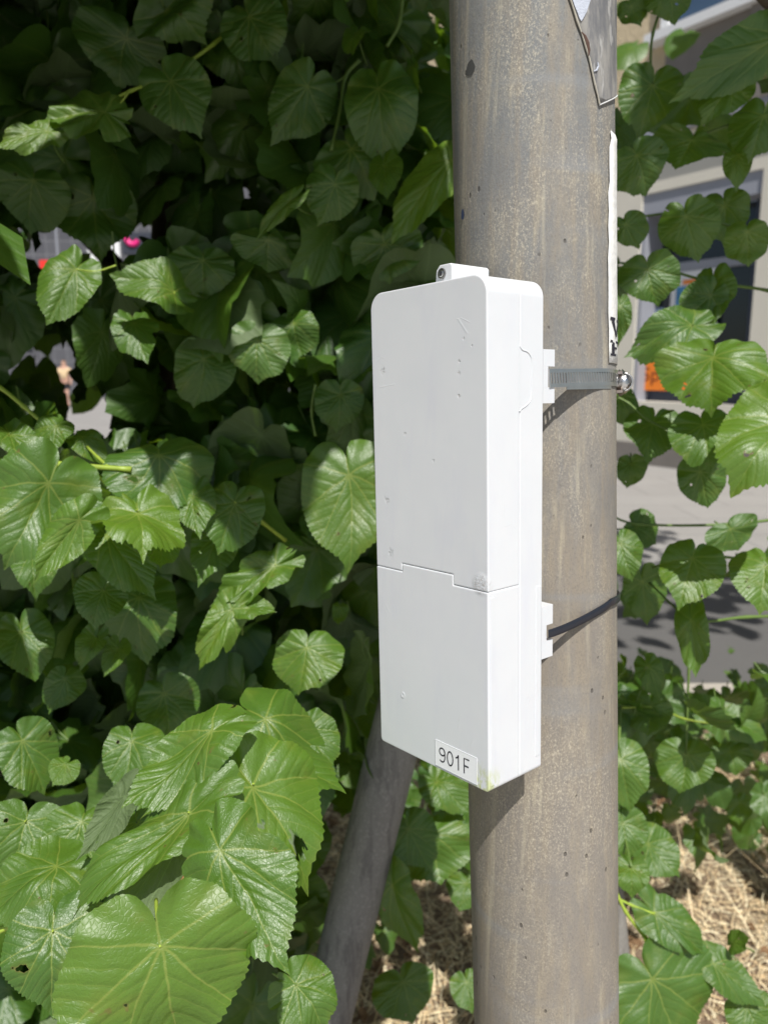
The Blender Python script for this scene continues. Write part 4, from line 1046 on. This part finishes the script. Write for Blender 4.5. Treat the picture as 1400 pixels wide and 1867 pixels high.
hero(SPROUT, (1390, 1310), (1410, 1370), 80, 1.4, .0, .4, 0, .3, lit=False, seed=885)
# --- shoot between post and pole
hero(SHOOT, (786, 1523), (806, 1615), 152, 1.15, .03, .7, 0, .40, hi=True, bite=2, seed=901)
hero(SHOOT, (745, 1510), (780, 1600), 90, 1.12, .03, .7, 0, .55, seed=904)
hero(SHOOT, (716, 1612), (745, 1750), 84, 1.1, .0, .4, .5, .38, fold=.3, seed=907)
hero(SHOOT, (735, 1790), (760, 1865), 110, 1.2, .03, .7, 0, .3, seed=913)
hero(SHOOT, (795, 1424), (850, 1480), 84, 1.15, .03, .6, 0, .45, seed=919)
hero(SHOOT, (850, 1610), (840, 1660), 70, 1.3, .03, .6, 0, .3, seed=925)
hero(SHOOT, (850, 1790), (865, 1850), 60, 1.2, .03, .6, 0, .3, seed=931)
hero(SHOOT, (640, 1400), (650, 1440), 44, 1.15, .03, .6, 0, .5, seed=937)

# --- twigs
def twig(par, pts, r0, r1, mat):
    q = spline([P(*p) for p in pts], 6); n = len(q)
    return MB().tube(q, [r0+(r1-r0)*i/(n-1)+(.0006 if i % 6 == 0 else 0) for i in range(n)], 8).build('twig', mat, par, smooth=True)
twig(TREE_L, [(-160, 830, .80), (-30, 838, .79), (110, 847, .78), (240, 856, .78)], .0036, .0026, M_TWIG)
twig(TREE_L, [(95, 846, .78), (72, 815, .79), (50, 790, .80)], .002, .0014, M_TWIG)
twig(TREE_L, [(122, 848, .78), (110, 868, .76), (92, 884, .73)], .0018, .0014, M_TWIG)
twig(TREE_L, [(200, 853, .78), (180, 835, .79), (160, 815, .81)], .0018, .0013, M_TWIG)
twig(TREE_L, [(160, 851, .78), (185, 872, .79), (200, 890, .80)], .0020, .0014, M_TWIG)
twig(TREE_L, [(-60, 675, .84), (0, 706, .84), (45, 742, .84), (80, 772, .84)], .0026, .0020, M_TWIG)
twig(TREE_L, [(-120, 1740, .56), (0, 1696, .55), (105, 1650, .55), (230, 1590, .54), (330, 1528, .53), (368, 1490, .53)], .0022, .0016, M_TWIG)
twig(TREE_L, [(366, 1480, .53), (362, 1540, .52), (352, 1575, .515), (325, 1625, .51), (305, 1680, .50)], .0018, .0022, M_TWIGR)
twig(TREE_L, [(455, 935, .86), (478, 952, .88), (520, 985, .92)], .0026, .0022, M_TWIG)
twig(TREE_L, [(190, 188, .92), (240, 165, .94), (300, 140, .97), (390, 80, 1.0), (450, 20, 1.05)], .0016, .0026, M_TWIG)
twig(TREE_L, [(735, -30, 1.0), (728, 40, 1.0), (705, 85, 1.0)], .003, .002, M_TWIGD)
twig(TREE_L, [(655, 110, 1.0), (630, 140, 1.0), (620, 200, .99), (604, 275, .98)], .0026, .0018, M_TWIGD)
twig(TREE_L, [(630, 140, 1.0), (612, 150, 1.0), (600, 150, 1.0)], .0018, .0014, M_TWIGD)
twig(TREE_L, [(575, 700, 1.0), (568, 750, 1.02), (575, 795, 1.03)], .0016, .0016, M_TWIGD)
twig(TREE_L, [(0, 1000, .95), (-40, 1010, .95), (-60, 1020, .95), (-80, 1040, .95)], .002, .002, M_TWIG)
twig(TREE_R, [(1450, 640, .98), (1400, 700, .96), (1385, 690, .95), (1340, 670, .93)], .002, .0014, M_TWIGD)
twig(TREE_R, [(1105, 715, 1.0), (1145, 735, .99), (1180, 765, .98), (1240, 790, .95), (1280, 776, .93)], .0014, .0014, M_TWIGD)
for q_ in ([(1500, 560, 1.06), (1400, 530, 1.05), (1300, 515, 1.02), (1190, 486, 1.02), (1110, 478, 1.04)], [(1500, 190, 1.05), (1380, 212, 1.0), (1262, 250, 1.02), (1180, 262, 1.03), (1110, 290, 1.05)],
           [(1500, 400, 1.05), (1362, 418, 1.0), (1250, 388, 1.02), (1120, 402, 1.05)], [(1520, 930, 1.1), (1340, 955, 1.07), (1160, 955, 1.1), (1100, 930, 1.1)], [(1300, -60, 1.05), (1225, -15, 1.02), (1190, 60, 1.02), (1185, 150, 1.02)],
           [(1500, 1120, 1.1), (1360, 1125, 1.05), (1262, 1128, 1.02), (1180, 1060, 1.1)], [(1260, 1100, 1.2), (1255, 1220, 1.2), (1250, 1375, 1.2)], [(1130, 1290, 1.12), (1128, 1385, 1.06), (1135, 1500, 1.06), (1150, 1580, 1.0)]):
    twig(TREE_R, q_, .0024, .0014, M_TWIGD)
twig(TREE_R, [(1480, 20, 1.0), (1420, 35, .98), (1370, 30, .97)], .0026, .0014, M_TWIGD)
twig(TREE_R, [(1470, 1015, .98), (1370, 1020, .97), (1262, 1012, .95), (1190, 1035, 1.0)], .0022, .0014, M_TWIGD)
twig(TREE_R, [(1130, 1290, 1.15), (1195, 1290, 1.15), (1245, 1310, 1.18), (1300, 1320, 1.25)], .0018, .0014, M_TWIG)
twig(SPROUT, [(1100, 1625, 1.0), (1150, 1650, 1.0), (1192, 1666, 1.0)], .0018, .0014, M_TWIG)
twig(SPROUT, [(1120, 1620, 1.0), (1140, 1662, 1.0), (1175, 1708, 1.0), (1212, 1738, 1.0), (1300, 1760, 1.0), (1350, 1820, 1.0), (1400, 1840, 1.0)], .0024, .0016, M_TWIG)
twig(SPROUT, [(1172, 1705, 1.0), (1184, 1740, .99), (1187, 1784, .98)], .0018, .0013, M_TWIG)
twig(SPROUT, [(1120, 1620, 1.0), (1090, 1500, 1.05), (1080, 1650, 1.2), (1075, 1900, 1.35)], .0024, .004, M_TWIG)

# --- filler foliage in volume
VAR = [leaf_geo(40, 5, 900+i, teeth=.08, lobe=random.uniform(.02, .08), fold=random.uniform(-.1, .55), cup=random.uniform(-.1, .7), tip=random.uniform(0, .9), rip=random.uniform(.02, .08), nteeth=10, bite=random.choice([0, 0, 1, 2]), twist=random.gauss(0, .6), bend=random.gauss(0, .2)) for i in range(26)]
VARL = [leaf_geo(16, 2, 950+i, teeth=0, lobe=.04, fold=.15, cup=.3, tip=.4, rip=.05, nteeth=6) for i in range(6)]
def foliage(name, parent, items, mat=None, var=VAR, kind='stuff', label=None):
    Vs, T3, T4, UVs, tints, stems = [], [], [], [], [], []; k = 0
    for (pos, tipd, nrm, size, tint) in items:
        V, F, UV = var[rng.integers(len(var))]
        Vw = place(V, pos, pos+tipd*size, nrm, size*rng.uniform(.85, 1.1))
        Vs.append(Vw); UVs.append(UV); tints.append(np.full(len(V), tint))
        T3.append(np.array([f for f in F if len(f) == 3])+k); T4.append(np.array([f for f in F if len(f) == 4])+k); k += len(V)
    o = np_mesh(name, np.vstack(Vs), [np.vstack(T3), np.vstack(T4)], np.vstack(UVs), np.concatenate(tints), mat or M_LEAF, parent, kind=kind, label=label)
    return o
def petioles(parent, items, mat):
    mb = MB()
    for (pos, tipd, nrm, size, tint) in items:
        e = pos - tipd*size*.25 + UPW*size*.35 - nrm*size*.2
        mb.tube([pos, (pos+e)/2-nrm*.004, e], .0011, 4, False)
    o = mb.build('leaf_stalks', mat, parent); o['kind'] = 'stuff'
def orient(jit=.62, view=.55):
    tip_ = np.array([rng.normal(0, .75), rng.normal(-.3, .6), -1.0+rng.exponential(.35)]); tip_ /= np.linalg.norm(tip_)
    nrm = np.array([.1, -view, .55]) + rng.normal(0, jit, 3); nrm /= np.linalg.norm(nrm)
    return tip_, nrm
GAPS = [(20, 487, 26, 14), (110, 435, 24, 40), (192, 458, 54, 48), (255, 440, 44, 20), (18, 665, 26, 26), (114, 680, 20, 46), (165, 795, 60, 22), (290, 805, 20, 12), (88, 487, 18, 18), (431, 361, 8, 8), (330, 755, 14, 10), (300, 660, 10, 12), (140, 395, 16, 26),
        (530, 750, 10, 30), (790, 160, 16, 18), (800, 30, 14, 30)]
def in_gap(p, size, gaps, k=.42):
    d = p-CAM; f = d[1]*cp - d[2]*sp; r = d[0]; dn_ = -d[1]*sp - d[2]*cp
    if f < .2: return True, 0, 0
    px, py = CX+FPX*r/f, CY+FPX*dn_/f; m_ = size*FPX/f*k
    for gx_, gy_, a, b_ in gaps:
        if ((px-gx_)/(a+m_))**2+((py-gy_)/(b_+m_))**2 < 1: return True, px, py
    return False, px, py
items = []
def fill(n, xr, yr, dr, gaps, sr=(.070, .120), skip=None, view=.55, tr=(.1, .7)):
    out = []
    for _ in range(n):
        d = rng.uniform(*dr)**1.0; px, py = rng.uniform(*xr), rng.uniform(*yr)
        p = P(px, py, d); s = rng.uniform(*sr)
        if p[2] < .06: continue
        tipd, nrm = orient(view=view)
        c = p + tipd*s*.45
        g_, qx, qy = in_gap(c, s, gaps)
        if g_ or (skip and skip(qx, qy, d)): continue
        out.append((p, tipd, nrm, s, rng.uniform(*tr)))
    return out
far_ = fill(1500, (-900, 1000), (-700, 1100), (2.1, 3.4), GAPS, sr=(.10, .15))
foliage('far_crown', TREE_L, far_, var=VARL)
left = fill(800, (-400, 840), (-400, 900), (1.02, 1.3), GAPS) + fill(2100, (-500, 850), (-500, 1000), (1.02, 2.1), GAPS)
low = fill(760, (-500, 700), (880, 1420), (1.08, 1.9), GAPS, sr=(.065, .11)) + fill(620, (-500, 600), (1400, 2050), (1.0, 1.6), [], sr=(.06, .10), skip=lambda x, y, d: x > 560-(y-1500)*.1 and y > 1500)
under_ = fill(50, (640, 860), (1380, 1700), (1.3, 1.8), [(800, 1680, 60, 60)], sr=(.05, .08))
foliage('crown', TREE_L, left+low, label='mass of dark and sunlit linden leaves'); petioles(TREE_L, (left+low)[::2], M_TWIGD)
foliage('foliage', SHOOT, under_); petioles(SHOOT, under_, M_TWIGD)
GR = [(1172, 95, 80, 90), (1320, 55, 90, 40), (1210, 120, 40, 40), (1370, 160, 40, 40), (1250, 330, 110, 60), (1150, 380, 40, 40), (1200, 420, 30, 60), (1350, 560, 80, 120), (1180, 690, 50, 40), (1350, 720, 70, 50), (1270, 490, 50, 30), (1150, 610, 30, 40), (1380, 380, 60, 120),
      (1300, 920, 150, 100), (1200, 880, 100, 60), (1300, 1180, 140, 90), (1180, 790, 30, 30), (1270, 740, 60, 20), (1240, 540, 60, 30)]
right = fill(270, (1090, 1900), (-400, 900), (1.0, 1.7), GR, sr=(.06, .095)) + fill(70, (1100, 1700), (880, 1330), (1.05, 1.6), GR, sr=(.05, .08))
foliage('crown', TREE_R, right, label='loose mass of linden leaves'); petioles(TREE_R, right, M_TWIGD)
lowr = []
for _ in range(190):
    x, y = rng.uniform(.5, 2.6), rng.uniform(2.15, 3.15); z = rng.uniform(.03, .38)*(1 if x > .9 else .8)
    tipd, nrm = orient(.5, .3); nrm[2] += .6
    lowr.append((np.array([x, y, z]), tipd*.6+np.array([rng.normal(0, .5), -.3, 0]), nrm, rng.uniform(.05, .09), rng.uniform(.2, .7)))
lowr += fill(70, (1110, 1400), (1220, 1560), (1.3, 2.0), [], sr=(.05, .08), skip=lambda x, y, d: y > 1600)
foliage('foliage', SPROUT, lowr); petioles(SPROUT, lowr[::2], M_TWIGD)

# --- unseen leaves added above the frame to shade the foliage, parted over sunlit ones
can = []
def canopy(n, xr, yr, dr, tr, keep=.075, tall=(1.0, 1.7)):
    for _ in range(n):
        T = P(rng.uniform(*xr), rng.uniform(*yr), rng.uniform(*dr)); t = rng.uniform(*tall); c = T + sun_dir*t
        d = c-CAM; f = d[1]*cp - d[2]*sp; dn_ = -d[1]*sp - d[2]*cp
        if f > .05 and abs(dn_/f) < .72 and abs(d[0]/f) < .55: continue
        ok = True
        for q in LIT+PROT:
            w_ = c-q; s = w_.dot(sun_dir)
            if s > 0 and np.linalg.norm(w_-sun_dir*s) < keep: ok = False; break
        if not ok: continue
        tipd, nrm = orient(.5); nrm = nrm + sun_dir*.8
        can.append((c, tipd*.7+np.array([rng.normal(0, .4), rng.normal(0, .4), 0]), nrm, rng.uniform(.075, .115), rng.uniform(.2, .7)))
PROT = [cyl(0, t) for t in np.linspace(-.75, 1.1, 26)] + [cyl(1.2, t) for t in np.linspace(-.75, 1.1, 26)] + [cyl(-1.2, t) for t in np.linspace(-.75, 1.1, 26)] + [BX(u, 0, h) for u in (0, BW/2, BW) for h in np.linspace(-.02, BH, 6)]
PROT += [] and [P(x, y, d_) for x in (600, 660) for y in (1000, 1200, 1400) for d_ in (.9, 1.1)]
canopy(2250, (-450, 830), (-450, 800), (1.0, 1.9), (1.0, 1.7), keep=.075)
canopy(1900, (-450, 700), (800, 1500), (1.0, 1.8), (1.0, 1.7), keep=.10, tall=(.9, 1.9))
canopy(1700, (1130, 1900), (-400, 600), (1.0, 1.6), (1.0, 1.7), keep=.07)
foliage('shade_canopy', TREE_L, can, var=VARL)
# --- high crown, sheds shade on the road
hc = []
for _ in range(1500):
    p = np.array([rng.uniform(-3.2, 3.4), rng.uniform(1.6, 4.6), rng.uniform(2.9, 5.2)])
    if (p[0]/3.6)**2+((p[1]-3)/2.0)**2+((p[2]-4)/1.3)**2 > 1: continue
    if sin(p[0]*3.1+1)*sin(p[1]*3.7)*sin(p[2]*3) > .18: continue
    tipd, nrm = orient(.6); hc.append((p, tipd, nrm, rng.uniform(.11, .17), rng.uniform(.2, .7)))
foliage('high_crown', TREE_R, hc, var=VARL)
# --- trunks and limbs
MB().tube(spline([(-.55, 1.75, -.1), (-.58, 1.8, .7), (-.5, 1.85, 1.5), (-.42, 1.9, 2.4), (-.3, 2.2, 3.4)], 6), np.linspace(.085, .04, 25), 14).build('trunk', M_BARK, TREE_L, smooth=True)
for pts in ([(-.52, 1.83, 1.3), (-.4, 1.5, 1.9), (-.2, .9, 2.5), (.1, .4, 2.8)], [(-.55, 1.8, 1.0), (-.8, 1.4, 1.35), (-1.1, 1.0, 1.5)], [(-.55, 1.8, .8), (-.3, 1.5, 1.1), (-.1, 1.3, 1.5)], [(-.5, 1.85, 1.6), (-.9, 1.3, 2.2), (-1.1, .7, 2.7)], [(-.56, 1.78, .5), (-.6, 1.3, .8), (-.5, .9, 1.0), (-.42, .7, 1.1)]):
    MB().tube(spline(pts, 6), np.linspace(.022, .006, 6*(len(pts)-1)+1), 8).build('branch', M_BARK, TREE_L, smooth=True)
MB().tube(spline([(1.15, 1.9, -.1), (1.2, 1.95, 1.0), (1.35, 2.2, 2.2), (1.2, 2.6, 3.4), (.6, 3.0, 4.2)], 6), np.linspace(.07, .035, 25), 12).build('trunk', M_BARK, TREE_R, smooth=True)
for pts in ([(1.17, 1.9, .9), (.9, 1.5, 1.4), (.6, 1.2, 1.7)], [(1.25, 2.0, 1.4), (.9, 1.5, 1.9), (.5, 1.15, 2.0)], [(1.2, 2.6, 3.4), (0, 2.8, 3.8), (-1.4, 3.0, 4.2)]):
    MB().tube(spline(pts, 6), np.linspace(.018, .005, 6*(len(pts)-1)+1), 8).build('branch', M_BARK, TREE_R, smooth=True)

# ================================================================= dry grass
def straw_mat():
    b = NB('straw'); at = b.attr('tint')
    c = b.mix(at.outputs['Fac'], (.70, .50, .27), (1.0, .90, .62)); p = b.bsdf(c, .6)
    return b.done(p)
def straw(n, xr, yr, hmax, lr_, wr, seed, name, label, stand=0.0):
    g_ = np.random.default_rng(seed); V = []; F = []; T = []
    for _ in range(n):
        x, y = g_.uniform(*xr), g_.uniform(*yr); L_ = g_.uniform(*lr_); w_ = g_.uniform(*wr); a = g_.uniform(0, 2*pi)
        up0 = g_.uniform(.7, 1.5) if g_.random() < stand else g_.uniform(-.05, .35)
        p = np.array([x, y, g_.uniform(.0, hmax)]); bend = g_.normal(0, .6); kk = len(V); t_ = g_.uniform(0, 1); ns = 4
        for i in range(ns+1):
            dd = np.array([cos(a), sin(a), up0 - i*.25*(1 if up0 > .4 else .2)]); dd /= np.linalg.norm(dd); sd_ = np.array([-sin(a), cos(a), 0])
            ww = w_*(1-.7*i/ns); V += [tuple(p-sd_*ww/2+[0, 0, ww*.2]), tuple(p+sd_*ww/2)]; T += [t_, t_]
            p = p+dd*L_/ns; a += bend/ns; p[2] = max(p[2], .004)
        F += [(kk+2*i, kk+2*i+1, kk+2*i+3, kk+2*i+2) for i in range(ns)]
    r_ = np.array(V); e = mesh(name, r_, F, M_STRAW, None, label=label, cat='grass', kind='stuff')
    at = e.data.attributes.new('tint', 'FLOAT', 'POINT'); at.data.foreach_set('value', np.array(T, np.float32)); return e
M_STRAW = straw_mat()
straw(34000, (-1.2, 2.6), (1.35, 2.75), .03, (.015, .075), (.0012, .0040), 5, 'dry_grass', 'matted pale straw and dry grass on the ground', .03)
straw(420, (-.2, 2.2), (1.7, 2.7), .01, (.12, .34), (.0018, .004), 9, 'dry_grass', 'upright dry grass stalks over the straw', .9)
g_ = np.random.default_rng(77); V = []; F = []
for _ in range(170):
    x, y = g_.uniform(-.9, 2.5), g_.uniform(1.4, 3.2); sz = g_.uniform(.008, .035); k = len(V); a = g_.uniform(0, 6.28); n_ = 7
    V.append((x, y, .028+g_.uniform(0, .015)))
    for i in range(n_): b_ = a+i*2*pi/n_; rr_ = sz*g_.uniform(.5, 1)*(1+.4*cos(b_-a)); V.append((x+rr_*cos(b_), y+rr_*sin(b_), .03+g_.uniform(-.008, .018)))
    F += [(k, k+1+i, k+1+(i+1) % n_) for i in range(n_)]
mesh('leaf_litter', V, F, simple('dead_leaf', (.20, .115, .055), .8, 0, 18, .7), None, label='brown dead leaf scraps strewn over the straw', cat='leaf litter', kind='stuff')
print('leaves', NLEAF, 'canopy', len(can), 'left', len(left), len(low), 'right', len(right))
